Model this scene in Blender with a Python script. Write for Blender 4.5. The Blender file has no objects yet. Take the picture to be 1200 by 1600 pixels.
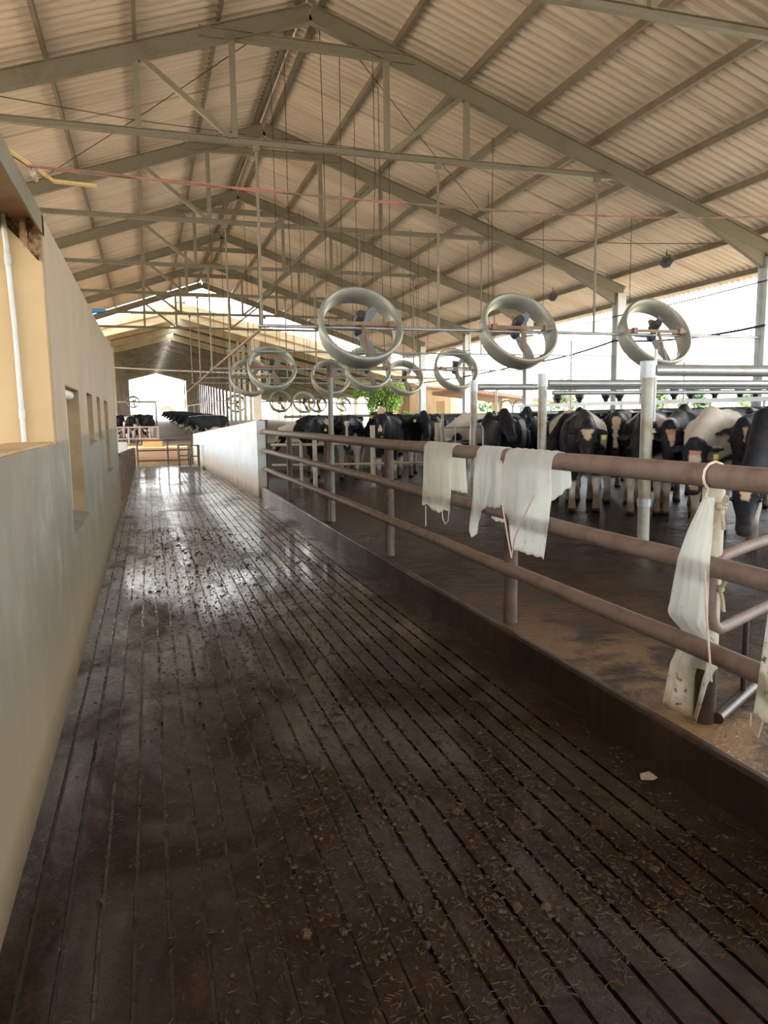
import bpy, bmesh, math, random
import numpy as np
from mathutils import Vector, Matrix
random.seed(7)
SC = bpy.context.scene
COL = SC.collection
PI = math.pi

# ------------------------------------------------------------------ camera, sky, sun, exposure
F_PX, YAW, PITCH, ROLL, CAM_H = 1158.91, .3042, -.1274, -.0135, 1.581
cd = bpy.data.cameras.new('camera'); cam = bpy.data.objects.new('camera', cd); COL.objects.link(cam)
cd.sensor_fit = 'VERTICAL'; cd.sensor_height = 36; cd.sensor_width = 27; cd.lens = F_PX / 1600 * 36
cd.clip_start = .05; cd.clip_end = 2000
fw = Vector((math.sin(YAW) * math.cos(PITCH), math.cos(YAW) * math.cos(PITCH), math.sin(PITCH)))
r0 = Vector((math.cos(YAW), -math.sin(YAW), 0)); u0 = r0.cross(fw)
rt = math.cos(ROLL) * r0 + math.sin(ROLL) * u0; up = -math.sin(ROLL) * r0 + math.cos(ROLL) * u0
m3 = Matrix((rt, up, -fw)).transposed()
cam.matrix_world = Matrix.Translation((0, 0, CAM_H)) @ m3.to_4x4()
SC.camera = cam

world = bpy.data.worlds.new('sky'); SC.world = world; world.use_nodes = True
wn = world.node_tree.nodes; wl = world.node_tree.links
bg = wn['Background']; SKY_STRENGTH = 8.0
tc = wn.new('ShaderNodeTexCoord'); sep = wn.new('ShaderNodeSeparateXYZ'); wl.new(tc.outputs['Generated'], sep.inputs[0])
rp = wn.new('ShaderNodeValToRGB'); wl.new(sep.outputs['Z'], rp.inputs[0])
rp.color_ramp.elements[0].position = 0.0; rp.color_ramp.elements[0].color = (1.0, .99, .97, 1)
rp.color_ramp.elements[1].position = .5; rp.color_ramp.elements[1].color = (.80, .90, 1.0, 1)
wl.new(rp.outputs[0], bg.inputs['Color']); bg.inputs['Strength'].default_value = SKY_STRENGTH
sd = bpy.data.lights.new('sun', 'SUN'); sun = bpy.data.objects.new('sun', sd); COL.objects.link(sun)
sd.energy = 12; sd.angle = .08; sd.color = (1, .93, .82)
sun.rotation_euler = Vector((.42, -.12, -1)).to_track_quat('-Z', 'Y').to_euler()
SC.view_settings.view_transform = 'Standard'; SC.view_settings.look = 'None'
SC.view_settings.exposure = 0.0; SC.view_settings.gamma = 1; SC.view_settings.use_curve_mapping = False
SC.cycles.use_denoising = True
SC.cycles.diffuse_bounces = 5; SC.cycles.max_bounces = 8; SC.cycles.transparent_max_bounces = 12
SC.cycles.sample_clamp_indirect = 8


# ------------------------------------------------------------------ helpers
def lin(h):
    h = h.lstrip('#'); o = []
    for i in (0, 2, 4):
        v = int(h[i:i + 2], 16) / 255
        o.append(v / 12.92 if v <= .04045 else ((v + .055) / 1.055) ** 2.4)
    return (*o, 1)


class MB:
    """collects shapes; build() links them as one mesh object"""
    def __init__(s): s.v = []; s.f = []
    def add(s, vs, fs):
        n = len(s.v); s.v += [tuple(v) for v in vs]; s.f += [tuple(i + n for i in f) for f in fs]; return s
    def box(s, c, d, rot=None):
        hx, hy, hz = d[0] / 2, d[1] / 2, d[2] / 2
        P = [Vector((x, y, z)) for x in (-hx, hx) for y in (-hy, hy) for z in (-hz, hz)]
        if rot is not None: P = [rot @ p for p in P]
        c = Vector(c)
        return s.add([p + c for p in P], [(0, 1, 3, 2), (4, 6, 7, 5), (0, 4, 5, 1), (2, 3, 7, 6), (0, 2, 6, 4), (1, 5, 7, 3)])
    def bb(s, x0, x1, y0, y1, z0, z1):
        return s.box(((x0 + x1) / 2, (y0 + y1) / 2, (z0 + z1) / 2), (abs(x1 - x0), abs(y1 - y0), abs(z1 - z0)))
    def bar(s, a, b, w, h, upv=(0, 0, 1)):
        a, b = Vector(a), Vector(b); d = (b - a); L = d.length; d.normalize()
        u = Vector(upv); r = d.cross(u)
        if r.length < 1e-4: r = Vector((1, 0, 0))
        r.normalize(); u = r.cross(d)
        m = Matrix((d, r, u)).transposed()
        return s.box((a + b) / 2, (L, w, h), m)
    def ibeam(s, a, b, w, h, t=.012, upv=(0, 0, 1)):
        a, b = Vector(a), Vector(b); d = (b - a).normalized(); u = Vector(upv); r = d.cross(u).normalized(); u = r.cross(d)
        s.bar(a, b, t, h - 2 * t, upv)
        for k in (1, -1): s.bar(a + u * k * (h - t) / 2, b + u * k * (h - t) / 2, w, t, upv)
        return s
    def tube(s, path, r, n=10, cap=True):
        path = [Vector(p) for p in path]; m = len(path)
        rs = r if isinstance(r, (list, tuple)) else [r] * m
        T = []
        for i in range(m):
            t = path[min(i + 1, m - 1)] - path[max(i - 1, 0)]; T.append(t.normalized())
        ref = Vector((0, 0, 1)) if abs(T[0].z) < .9 else Vector((1, 0, 0))
        nrm = T[0].cross(ref).normalized(); vs = []; fs = []
        for i in range(m):
            nrm = (nrm - T[i] * nrm.dot(T[i])).normalized(); bn = T[i].cross(nrm)
            for k in range(n):
                a = 2 * PI * k / n; vs.append(path[i] + (nrm * math.cos(a) + bn * math.sin(a)) * rs[i])
        for i in range(m - 1):
            for k in range(n):
                k2 = (k + 1) % n
                fs.append((i * n + k, i * n + k2, (i + 1) * n + k2, (i + 1) * n + k))
        if cap: fs.append(tuple(range(n - 1, -1, -1))); fs.append(tuple((m - 1) * n + k for k in range(n)))
        return s.add(vs, fs)
    def cyl(s, a, b, r, n=12): return s.tube([a, b], r, n)
    def prism(s, poly, y0, y1):
        """polygon in XZ extruded along Y"""
        n = len(poly)
        return s.add([(x, y0, z) for x, z in poly] + [(x, y1, z) for x, z in poly],
                     [tuple(range(n)), tuple(range(2 * n - 1, n - 1, -1))] + [(i, i + n, (i + 1) % n + n, (i + 1) % n) for i in range(n)])
    def lathe(s, prof, n=32, c=(0, 0, 0), rot=None, closed=False):
        """profile of (radius, height) spun about local Z"""
        vs = []; fs = []; m = len(prof); c = Vector(c)
        for r, h in prof:
            for k in range(n):
                a = 2 * PI * k / n; p = Vector((r * math.cos(a), r * math.sin(a), h))
                if rot is not None: p = rot @ p
                vs.append(p + c)
        for i in range(m if closed else m - 1):
            j = (i + 1) % m
            for k in range(n):
                k2 = (k + 1) % n; fs.append((i * n + k, i * n + k2, j * n + k2, j * n + k))
        return s.add(vs, fs)
    def ball(s, c, r, n=10, m=7, sc=(1, 1, 1), jit=0, rng=random):
        vs = []; fs = []; c = Vector(c)
        for i in range(m + 1):
            t = PI * i / m
            for k in range(n):
                a = 2 * PI * k / n; j = 1 + (rng.uniform(-jit, jit) if jit else 0)
                vs.append(c + Vector((math.sin(t) * math.cos(a) * sc[0], math.sin(t) * math.sin(a) * sc[1], math.cos(t) * sc[2])) * r * j)
        for i in range(m):
            for k in range(n):
                k2 = (k + 1) % n; fs.append((i * n + k, (i + 1) * n + k, (i + 1) * n + k2, i * n + k2))
        return s.add(vs, fs)
    def build(s, name, mat, parent=None, smooth=False, bevel=0):
        me = bpy.data.meshes.new(name)
        off = Vector((0, 0, 0)); p = parent
        while p is not None: off += p.location; p = p.parent
        me.from_pydata([tuple(Vector(v) - off) for v in s.v], [], s.f)
        bm = bmesh.new(); bm.from_mesh(me); bmesh.ops.recalc_face_normals(bm, faces=bm.faces); bm.to_mesh(me); bm.free()
        if smooth: me.polygons.foreach_set('use_smooth', [True] * len(me.polygons))
        o = bpy.data.objects.new(name, me); COL.objects.link(o)
        if mat is not None: me.materials.append(mat)
        if parent is not None: o.parent = parent
        if bevel:
            b = o.modifiers.new('bevel', 'BEVEL'); b.width = bevel; b.segments = 2; b.limit_method = 'ANGLE'
        if smooth:
            e = o.modifiers.new('split', 'EDGE_SPLIT'); e.split_angle = math.radians(50)
        return o


def tag(o, label=None, cat=None, group=None, kind=None):
    if label: o['label'] = label
    if cat: o['category'] = cat
    if group: o['group'] = group
    if kind: o['kind'] = kind
    return o


def thing(name, loc, label, cat, group=None):
    o = bpy.data.objects.new(name, None); COL.objects.link(o); o.location = loc; o.empty_display_size = .1
    return tag(o, label, cat, group)


def empty_structure(name, loc=(0, 0, 0)):
    o = bpy.data.objects.new(name, None); COL.objects.link(o); o.location = loc; o['kind'] = 'structure'
    return o


def dup(root, loc, label=None, group=None, rotz=None):
    r = root.copy(); COL.objects.link(r); r.location = loc
    if rotz is not None: r.rotation_euler = (0, 0, rotz)
    if label: r['label'] = label
    if group: r['group'] = group
    for ch in list(root.children):
        c = ch.copy(); COL.objects.link(c); c.parent = r
        for g in list(ch.children):
            d = g.copy(); COL.objects.link(d); d.parent = c
    return r


# ------------------------------------------------------------------ materials
class NT:
    def __init__(s, name):
        s.m = bpy.data.materials.new(name); s.m.use_nodes = True
        s.n = s.m.node_tree.nodes; s.l = s.m.node_tree.links
        s.b = s.n['Principled BSDF']; s.out = s.n['Material Output']
        s.tc = s.n.new('ShaderNodeTexCoord')
    def node(s, t, **kw):
        n = s.n.new(t)
        for k, v in kw.items(): setattr(n, k, v)
        return n
    def link(s, a, b): s.l.new(a, b)
    def co(s, scale=(1, 1, 1), world=True):
        mp = s.node('ShaderNodeMapping'); mp.inputs['Scale'].default_value = scale
        if world:
            g = s.node('ShaderNodeNewGeometry'); s.link(g.outputs['Position'], mp.inputs['Vector'])
        else: s.link(s.tc.outputs['Object'], mp.inputs['Vector'])
        return mp.outputs[0]
    def noise(s, scale, detail=4, rough=.55, sc=(1, 1, 1), dist=0, world=True):
        n = s.node('ShaderNodeTexNoise'); n.inputs['Scale'].default_value = scale; n.inputs['Detail'].default_value = detail
        n.inputs['Roughness'].default_value = rough; n.inputs['Distortion'].default_value = dist
        s.link(s.co(sc, world), n.inputs['Vector']); return n.outputs['Fac']
    def ramp(s, fac, stops, interp='LINEAR'):
        r = s.node('ShaderNodeValToRGB'); e = r.color_ramp.elements; r.color_ramp.interpolation = interp
        while len(e) < len(stops): e.new(.5)
        for i, (p, c) in enumerate(stops):
            e[i].position = p
            if isinstance(c, (int, float)): c = (c, c, c, 1)
            elif isinstance(c, str): c = lin(c)
            e[i].color = c
        s.link(fac, r.inputs[0]); return r.outputs[0]
    def mix(s, fac, a, b, mode='MIX'):
        m = s.node('ShaderNodeMix'); m.data_type = 'RGBA'; m.blend_type = mode
        for sock, v in ((m.inputs[0], fac), (m.inputs[6], a), (m.inputs[7], b)):
            if isinstance(v, (int, float)): sock.default_value = v if sock.name == 'Factor' else (v, v, v, 1)
            elif isinstance(v, str): sock.default_value = lin(v)
            elif isinstance(v, tuple): sock.default_value = v
            else: s.link(v, sock)
        return m.outputs[2]
    def math(s, op, a, b=None, clamp=False):
        m = s.node('ShaderNodeMath'); m.operation = op; m.use_clamp = clamp
        for sock, v in ((m.inputs[0], a), (m.inputs[1], b)):
            if v is None: continue
            if isinstance(v, (int, float)): sock.default_value = v
            else: s.link(v, sock)
        return m.outputs[0]
    def xyz(s, world=True):
        q = s.node('ShaderNodeSeparateXYZ')
        if world:
            g = s.node('ShaderNodeNewGeometry'); s.link(g.outputs['Position'], q.inputs[0])
        else: s.link(s.tc.outputs['Object'], q.inputs[0])
        return q.outputs
    def mr(s, v, a, b, c=0, d=1):
        m = s.node('ShaderNodeMapRange'); m.inputs[1].default_value = a; m.inputs[2].default_value = b
        m.inputs[3].default_value = c; m.inputs[4].default_value = d; s.link(v, m.inputs[0]); return m.outputs[0]
    def bump(s, h, strength=.3, dist=.02):
        b = s.node('ShaderNodeBump'); b.inputs['Strength'].default_value = strength; b.inputs['Distance'].default_value = dist
        s.link(h, b.inputs['Height']); s.link(b.outputs[0], s.b.inputs['Normal'])
    def set(s, color=None, rough=None, metal=None, spec=None):
        for nm, v in (('Base Color', color), ('Roughness', rough), ('Metallic', metal), ('Specular IOR Level', spec)):
            if v is None: continue
            sock = s.b.inputs[nm]
            if isinstance(v, str): sock.default_value = lin(v)
            elif isinstance(v, (int, float, tuple)): sock.default_value = v
            else: s.link(v, sock)
        return s.m


def mat_simple(name, c1, c2, scale=6, rough=.6, metal=0, bump=0, sc=(1, 1, 1), detail=5, lo=.35, hi=.65, world=True):
    t = NT(name); n = t.noise(scale, detail, .6, sc, world=world)
    col = t.ramp(n, [(lo, c1), (hi, c2)])
    if bump: t.bump(n, bump, .02)
    return t.set(col, rough, metal)


def mat_rusty(name, base, base2, rust, amount=.5, rough=.55, metal=.0, scale=5):
    t = NT(name); a = t.noise(scale, 6, .65); b = t.noise(scale * 9, 4, .6)
    c = t.mix(b, base, base2)
    m = t.ramp(a, [(1 - amount - .12, 0), (1 - amount + .12, 1)])
    t.bump(b, .25, .006)
    return t.set(t.mix(m, c, rust), rough, metal)


M = {}
M['steel'] = mat_rusty('painted_steel', '#848070', '#747061', '#686051', .36, .5, .1, 1.6)
M['purlin'] = mat_rusty('purlin_steel', '#7c7568', '#6a6356', '#5c4c3a', .40, .55, .1, 1.2)
M['galv'] = mat_rusty('galvanised_pipe', '#b4b9ba', '#9aa0a1', '#9c8e78', .33, .38, .55, 3)
M['galv_worn'] = mat_rusty('worn_galvanised_post', '#a5a69d', '#929287', '#85714f', .45, .45, .35, 4)
M['post_tan'] = mat_rusty('tan_stained_post', '#bbb3a1', '#aca28c', '#8a7a60', .40, .6, 0, 4)
M['green_post'] = mat_rusty('green_painted_post', '#7f8576', '#6f7567', '#675340', .36, .55, 0, 3)
M['rust'] = mat_rusty('rusty_rail', '#806d61', '#705d51', '#5e4739', .40, .6, 0, 6)
M['rust_dark'] = mat_rusty('rusty_post', '#67554c', '#57463e', '#402f27', .5, .62, 0, 5)
M['rust_pen'] = mat_rusty('brown_rust_bar', '#7d6757', '#6b5546', '#9c8b79', .35, .7, 0, 4)
M['dark_wet'] = mat_rusty('wet_dark_steel', '#463429', '#38291f', '#2a1d15', .5, .35, 0, 9)
M['fan_ring'] = mat_rusty('fan_shroud_steel', '#a3a69d', '#8f938b', '#9a8468', .36, .42, .3, 1.4)
M['fan_rust'] = mat_rusty('fan_bracket', '#93816a', '#80705b', '#785a45', .5, .6, .1, 4)
M['motor'] = mat_simple('motor_grey', '#4a4d50', '#37393b', 8, .5, .2)
M['blade'] = mat_simple('fan_blade', '#9aa0a6', '#858b92', 6, .45, .4)
M['white_metal'] = mat_simple('white_column_paint', '#d3dadb', '#c0c9ca', 2.5, .55)
M['white_frame'] = mat_simple('white_window_frame', '#e2e2da', '#d2d2c8', 3, .5)
M['wire'] = mat_simple('dark_wire', '#4a4034', '#352d24', 20, .7)
M['black'] = mat_simple('black_plastic', '#1d1f22', '#121315', 20, .45)
M['cable'] = mat_simple('black_cable', '#3b3c40', '#2a2b2e', 20, .55)
M['red_rope'] = mat_simple('red_twisted_cord', '#93604f', '#6d5b4a', 2.2, .8, lo=.46, hi=.54)
M['yellow'] = mat_simple('yellow_wood', '#cdae72', '#b8955a', 12, .7)
M['cord'] = mat_simple('pink_cord', '#d8c2b2', '#c4ab98', 30, .8)
M['rope'] = mat_simple('straw_rope', '#b5a88e', '#998b72', 40, .9)
M['blue'] = mat_simple('blue_plastic', '#2f7cb4', '#286a9c', 8, .4)
M['white_pvc'] = mat_simple('white_pvc', '#c9cbc8', '#b7b9b5', 6, .4)
M['hose'] = mat_simple('milk_hose', '#a7a297', '#8d887d', 12, .4)
M['tag'] = mat_simple('yellow_tag', '#d2c04a', '#bca93a', 20, .5)
M['eye'] = mat_simple('cow_eye', '#0a0807', '#100c0a', 5, .08)
M['concrete_tan'] = mat_simple('barn_concrete', '#c9b698', '#ab9676', 1.1, .85, bump=.2, lo=.3, hi=.7)
M['concrete_white'] = mat_simple('whitewashed_concrete', '#d9d2bf', '#c3b8a0', .8, .85, bump=.15)
M['barn_brown'] = mat_simple('barn_roof_tile', '#574e47', '#443c36', .7, .85, sc=(4, .6, 1), lo=.3, hi=.7)
M['fascia'] = mat_simple('fascia_boards', '#d2c3a0', '#b7a078', .9, .8, sc=(.5, 1, 5))
M['glass_dark'] = NT('window_glass').set('#5b6660', .08, 0, .6)
M['green_hill'] = mat_simple('green_pasture', '#a8ad84', '#8c966a', .05, .95, lo=.3, hi=.7)
M['yard'] = mat_simple('orange_yard_soil', '#bb9468', '#a07a55', .25, .95, lo=.3, hi=.7)
M['soil'] = mat_simple('dry_soil', '#b5a086', '#9f8b70', .25, .95, lo=.3, hi=.7, bump=.2)
M['leaf'] = mat_simple('tree_leaves', '#8fae4a', '#6a8a35', 2.0, .8)
M['leaf_dark'] = mat_simple('treeline_leaves', '#6d8452', '#52693f', .8, .9)
M['blossom'] = mat_simple('orange_blossom', '#cf9a78', '#b98a66', 3, .8)
M['bark'] = mat_simple('tree_bark', '#7a6b58', '#5c4f40', 8, .9)
M['cream'] = mat_simple('cream_house_wall', '#dcc79c', '#c7ae80', .7, .85)
M['brown_wall'] = mat_simple('brown_plank_wall', '#a58a68', '#8c7252', 1.5, .9, sc=(3, 3, .3))
M['shed_roof'] = mat_simple('red_brown_roof', '#9c7a66', '#7d5e4c', .8, .8)


def mat_roof():
    t = NT('corrugated_roof_sheet')
    a = t.noise(.35, 5, .6, (1, 2.2, 1)); b = t.noise(1.2, 4, .6, (.25, 6, 1))
    x = t.xyz()
    st = t.math('FRACT', t.math('MULTIPLY', x[1], 1 / 1.02))
    lap = t.ramp(st, [(0, .72), (.03, .72), (.06, 1), (1, 1)])
    idx = t.math('FLOOR', t.math('MULTIPLY', x[1], 1 / 1.02))
    wnz = t.node('ShaderNodeTexWhiteNoise'); wnz.noise_dimensions = '1D'; t.link(idx, wnz.inputs['W'])
    pan = t.mr(wnz.outputs['Value'], 0, 1, .88, 1.0)
    c = t.ramp(a, [(.3, '#ddd2c4'), (.7, '#c9bcab')])
    c = t.mix(t.ramp(b, [(.52, 0), (.75, .55)]), c, '#b7a187')
    c = t.mix(1.0, c, t.math('MULTIPLY', lap, pan), 'MULTIPLY')
    return t.set(c, .55, .1)


def mat_leftwall():
    t = NT('left_wall_plaster')
    x = t.xyz(); a = t.noise(1.1, 6, .62); s = t.noise(1.6, 6, .68, (1.3, 1.3, .8)); d = t.noise(20, 3, .6)
    zz = t.math('ADD', x[2], t.math('MULTIPLY', t.math('SUBTRACT', s, .5), .05))
    up = t.mr(zz, 1.455, 1.475)
    upper = t.ramp(a, [(.3, '#b5a690'), (.7, '#a5957f')])
    lower = t.ramp(s, [(.3, '#77756c'), (.5, '#87857a'), (.7, '#96948a')])
    bl = t.noise(3.2, 6, .7)
    lower = t.mix(t.ramp(bl, [(.40, 0), (.62, .75)]), lower, '#857d69')
    lower = t.mix(t.ramp(bl, [(.30, .5), (.42, 0)]), lower, '#a9a699')
    warm = t.math('MULTIPLY', t.mr(x[2], .95, .25), t.ramp(a, [(.3, .45), (.6, 1)]))
    lower = t.mix(t.math('MULTIPLY', warm, .75), lower, '#93805c')
    dirt = t.math('MULTIPLY', t.mr(x[2], .20, .0), t.ramp(s, [(.3, .5), (.6, 1)]))
    lower = t.mix(dirt, lower, '#5d4731')
    c = t.mix(up, lower, upper)
    v = t.node('ShaderNodeTexVoronoi'); v.inputs['Scale'].default_value = 5.5; t.link(t.co((1, 1, .55)), v.inputs['Vector'])
    pits = t.math('MULTIPLY', t.ramp(v.outputs['Distance'], [(.06, 1), (.1, 0)]), t.ramp(a, [(.5, 0), (.56, 1)]))
    c = t.mix(t.math('MULTIPLY', pits, .8), c, '#5a4b38')
    t.bump(t.math('ADD', d, t.math('MULTIPLY', pits, -2)), .15, .01)
    return t.set(c, .78)


def mat_cream_wall():
    t = NT('cream_plaster'); a = t.noise(1.5, 5, .6)
    c = t.ramp(a, [(.3, '#bca47c'), (.7, '#ae946a')])
    v = t.node('ShaderNodeTexVoronoi'); v.inputs['Scale'].default_value = 9; t.link(t.co(), v.inputs['Vector'])
    p = t.math('MULTIPLY', t.ramp(v.outputs['Distance'], [(.10, 1), (.16, 0)]), t.ramp(a, [(.52, 0), (.56, 1)]))
    return t.set(t.mix(p, c, '#8d6d48'), .8)


def mat_whitewall():
    t = NT('whitewashed_wall'); x = t.xyz(); a = t.noise(1.6, 5, .6); s = t.noise(1.6, 5, .6, (5, 5, .4))
    c = t.ramp(a, [(.3, '#cfd5d6'), (.7, '#bcc4c6')])
    h = t.math('ADD', x[2], t.math('MULTIPLY', t.math('SUBTRACT', s, .5), .5))
    c = t.mix(t.math('MULTIPLY', t.mr(h, .70, .15), .8), c, '#b39a78')
    return t.set(t.mix(t.math('MULTIPLY', t.mr(h, .22, .0), .8), c, '#5d4a38'), .7)


def mat_walkway():
    t = NT('grooved_wet_concrete'); x = t.xyz()
    big = t.noise(.55, 5, .62, (1, .55, 1), .4); mid = t.noise(4, 6, .65); fine = t.noise(45, 5, .7)
    stringy = t.noise(22, 6, .8, (1, .8, 1), 1.2); film = t.noise(1.3, 5, .65, (1.3, .7, 1), .8)
    far = t.mr(x[1], 2.6, 8.0)
    c = t.ramp(mid, [(.3, '#2a1a0e'), (.55, '#392515'), (.75, '#4b331f')])
    c = t.mix(t.ramp(fine, [(.45, 0), (.75, .6)]), c, '#190f09')
    straw = t.math('MULTIPLY', t.ramp(stringy, [(.50, 0), (.62, 1)]), t.ramp(big, [(.40, 0), (.56, 1)]))
    c = t.mix(t.math('MULTIPLY', straw, .6), c, '#5d4326')
    sheen = t.math('MULTIPLY', t.mr(t.math('SUBTRACT', x[1], t.math('MULTIPLY', x[0], 2.0)), 3.0, 8.5), t.ramp(film, [(.36, .2), (.54, 1)]))  # paints the pale sky sheen of the far floor into its colour
    c = t.mix(t.math('MULTIPLY', sheen, .85), c, '#b3b4b3')
    wet = t.math('ADD', t.math('MULTIPLY', far, .75), t.math('MULTIPLY', t.math('SUBTRACT', film, .45), 3.0), True)
    wet = t.math('MULTIPLY', wet, t.math('SUBTRACT', 1, t.math('MULTIPLY', straw, .85)))
    ro = t.math('ADD', t.math('ADD', t.mr(wet, 0, 1, .62, .12), t.mr(x[1], 13, 17, 0, .10)), t.math('MULTIPLY', fine, .10))
    cross = t.ramp(t.math('FRACT', t.math('MULTIPLY', x[1], 4.0)), [(0, 0), (.08, 0), (.12, 1), (1, 1)])
    cross = t.mix(t.mr(x[1], 13.3, 13.6), 1.0, cross)
    hgt = t.math('ADD', t.math('ADD', t.math('MULTIPLY', fine, .9), t.math('MULTIPLY', straw, 1.3)), t.math('ADD', t.math('MULTIPLY', mid, .6), t.math('MULTIPLY', cross, .9)))
    t.bump(hgt, .9, .018)
    t.set(c, ro, 0, t.mr(wet, 0, 1, .14, .6))
    t.link(wet, t.b.inputs['Coat Weight']); t.b.inputs['Coat Roughness'].default_value = .12
    return t.m


def mat_groove():
    t = NT('groove_water'); x = t.xyz(); n = t.noise(9, 4, .6)
    dry = t.ramp(n, [(.42, 0), (.55, 1)])
    c = t.ramp(n, [(.4, '#1a130f'), (.7, '#2a1f18')])
    t.bump(n, .12, .006)
    return t.set(c, t.mr(dry, 0, 1, .05, .3), 0, .8)


def mat_penfloor():
    t = NT('wet_pen_floor'); x = t.xyz()
    a = t.noise(1.1, 6, .65); w = t.noise(6, 7, .7, (.8, 1.6, 1), .35); fine = t.noise(34, 4, .65); l = t.noise(2.6, 6, .7, (1, 1, 1), .5)
    c = t.ramp(a, [(.3, '#281a10'), (.55, '#382517'), (.75, '#4d3927')])
    c = t.mix(t.ramp(w, [(.45, 0), (.60, .8)]), c, '#1f140c')
    tan = t.math('MULTIPLY', t.mr(x[0], 3.6, 2.5), t.mr(x[1], 5.6, 2.2))
    c = t.mix(t.math('MULTIPLY', tan, t.ramp(l, [(.44, .05), (.58, 1)])), c, '#947654')
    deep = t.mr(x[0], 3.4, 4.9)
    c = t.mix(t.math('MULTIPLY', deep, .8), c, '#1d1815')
    wet = t.math('MAXIMUM', deep, t.mr(x[1], 6.5, 9.5))
    ro = t.math('ADD', t.mr(wet, 0, 1, .40, .06), t.math('MULTIPLY', t.ramp(l, [(.4, 0), (.65, 1)]), .16))
    t.bump(t.math('ADD', t.math('MULTIPLY', w, 1.0), t.math('MULTIPLY', fine, .35)), .8, .03)
    return t.set(c, ro, 0, t.mr(wet, 0, 1, .2, .5))


def mat_curb():
    t = NT('stained_curb'); a = t.noise(2, 5, .6); s = t.noise(2.5, 5, .6, (5, 5, .4)); x = t.xyz()
    c = t.ramp(s, [(.3, '#261a11'), (.55, '#352519'), (.8, '#4f3d2e')])
    c = t.mix(t.mr(x[1], 8.5, 13.5, 0, .75), c, '#8d8983')
    t.bump(a, .3, .02)
    return t.set(c, t.ramp(a, [(.3, .3), (.7, .6)]))


def mat_plastic(name, tint, stain, stain_z):
    t = NT(name); x = t.xyz(); a = t.noise(6, 5, .6); sp = t.noise(26, 3, .6)
    c = t.mix(t.ramp(a, [(.35, 0), (.7, 1)]), tint, '#e4e6df')
    st = t.math('MULTIPLY', t.mr(x[2], stain_z[0], stain_z[1]), t.ramp(a, [(.35, .25), (.6, 1)]))
    c = t.mix(t.math('MULTIPLY', st, .8), c, stain)
    spots = t.math('MULTIPLY', t.ramp(sp, [(.62, 0), (.68, 1)]), t.mr(x[2], stain_z[0] + .25, stain_z[1]))
    c = t.mix(t.math('MULTIPLY', spots, .85), c, '#5d4426')
    t.set(c, .32, 0, .4)
    tr = t.node('ShaderNodeBsdfTranslucent'); t.link(c, tr.inputs['Color'])
    tp = t.node('ShaderNodeBsdfTransparent'); tp.inputs['Color'].default_value = (.95, .95, .93, 1)
    m1 = t.node('ShaderNodeMixShader'); m1.inputs[0].default_value = .45; t.link(t.b.outputs[0], m1.inputs[1]); t.link(tr.outputs[0], m1.inputs[2])
    m2 = t.node('ShaderNodeMixShader'); m2.inputs[0].default_value = .33; t.link(m1.outputs[0], m2.inputs[1]); t.link(tp.outputs[0], m2.inputs[2])
    t.link(m2.outputs[0], t.out.inputs['Surface'])
    return t.m


def mat_coat():
    t = NT('cow_coat'); at = t.node('ShaderNodeAttribute'); at.attribute_name = 'coat'
    n = t.noise(9, 4, .6, world=False); f = t.noise(60, 2, .5, (1, 1, .4), world=False)
    c = t.mix(t.ramp(n, [(.45, 0), (.8, .22)]), at.outputs['Color'], '#6b5138')
    t.bump(f, .25, .006)
    t.set(c, .6, 0, .18)
    return t.m


M['roof'] = mat_roof(); M['left_wall'] = mat_leftwall(); M['cream_wall'] = mat_cream_wall(); M['white_wall'] = mat_whitewall()
M['walkway'] = mat_walkway(); M['groove'] = mat_groove(); M['pen'] = mat_penfloor(); M['curb'] = mat_curb(); M['coat'] = mat_coat()
M['bag'] = mat_plastic('clear_white_plastic', '#f0f2ef', '#d8cba8', (.80, .70))
M['bag_yellow'] = mat_plastic('yellowed_plastic', '#f4f3e4', '#e2d8b6', (.92, .82))
M['bag_dirty'] = mat_plastic('soiled_plastic', '#f0f2ec', '#b59a6b', (.75, .30))
M['manure'] = mat_simple('manure_clumps', '#4f3a22', '#2e2014', 30, .7, bump=.3)
M['straw'] = mat_simple('chopped_straw', '#654f30', '#4a3923', 30, .8)
M['broken'] = mat_simple('broken_masonry', '#b79c78', '#7d6348', 16, .9, bump=.5)
M['lintel'] = mat_rusty('rusty_lintel', '#a59a85', '#8f8068', '#8a5c30', .5, .6, 0, 2.2)
M['barn_floor'] = mat_simple('barn_alley_floor', '#9c8467', '#6e5b47', .25, .7, lo=.3, hi=.7)
M['trough'] = mat_simple('trough_concrete', '#c9a878', '#a98a60', .8, .9)
M['pen_rail'] = mat_simple('pale_pink_rail', '#cdb3a0', '#b59a86', 3, .6)
M['reveal'] = mat_simple('tan_reveal_plaster', '#a58f6c', '#8f7a5a', 4, .85)
M['barn_shaded'] = mat_simple('shaded_barn_concrete', '#938373', '#75675a', 1.2, .85)  # darker copy of the barn concrete; paints the inner light falloff
#MORE

# ------------------------------------------------------------------ the setting
XR, ZR, SL = 2.79, 8.1, .334          # ridge of the near shed and its slope
def roof_z(x, off=0): return ZR + off - SL * abs(x - XR)

ground = tag(MB().add([(-400, -150, -.16), (400, -150, -.16), (400, 600, -.16), (-400, 600, -.16)], [(0, 1, 2, 3)]).build('ground', M['soil']), kind='structure')

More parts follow.
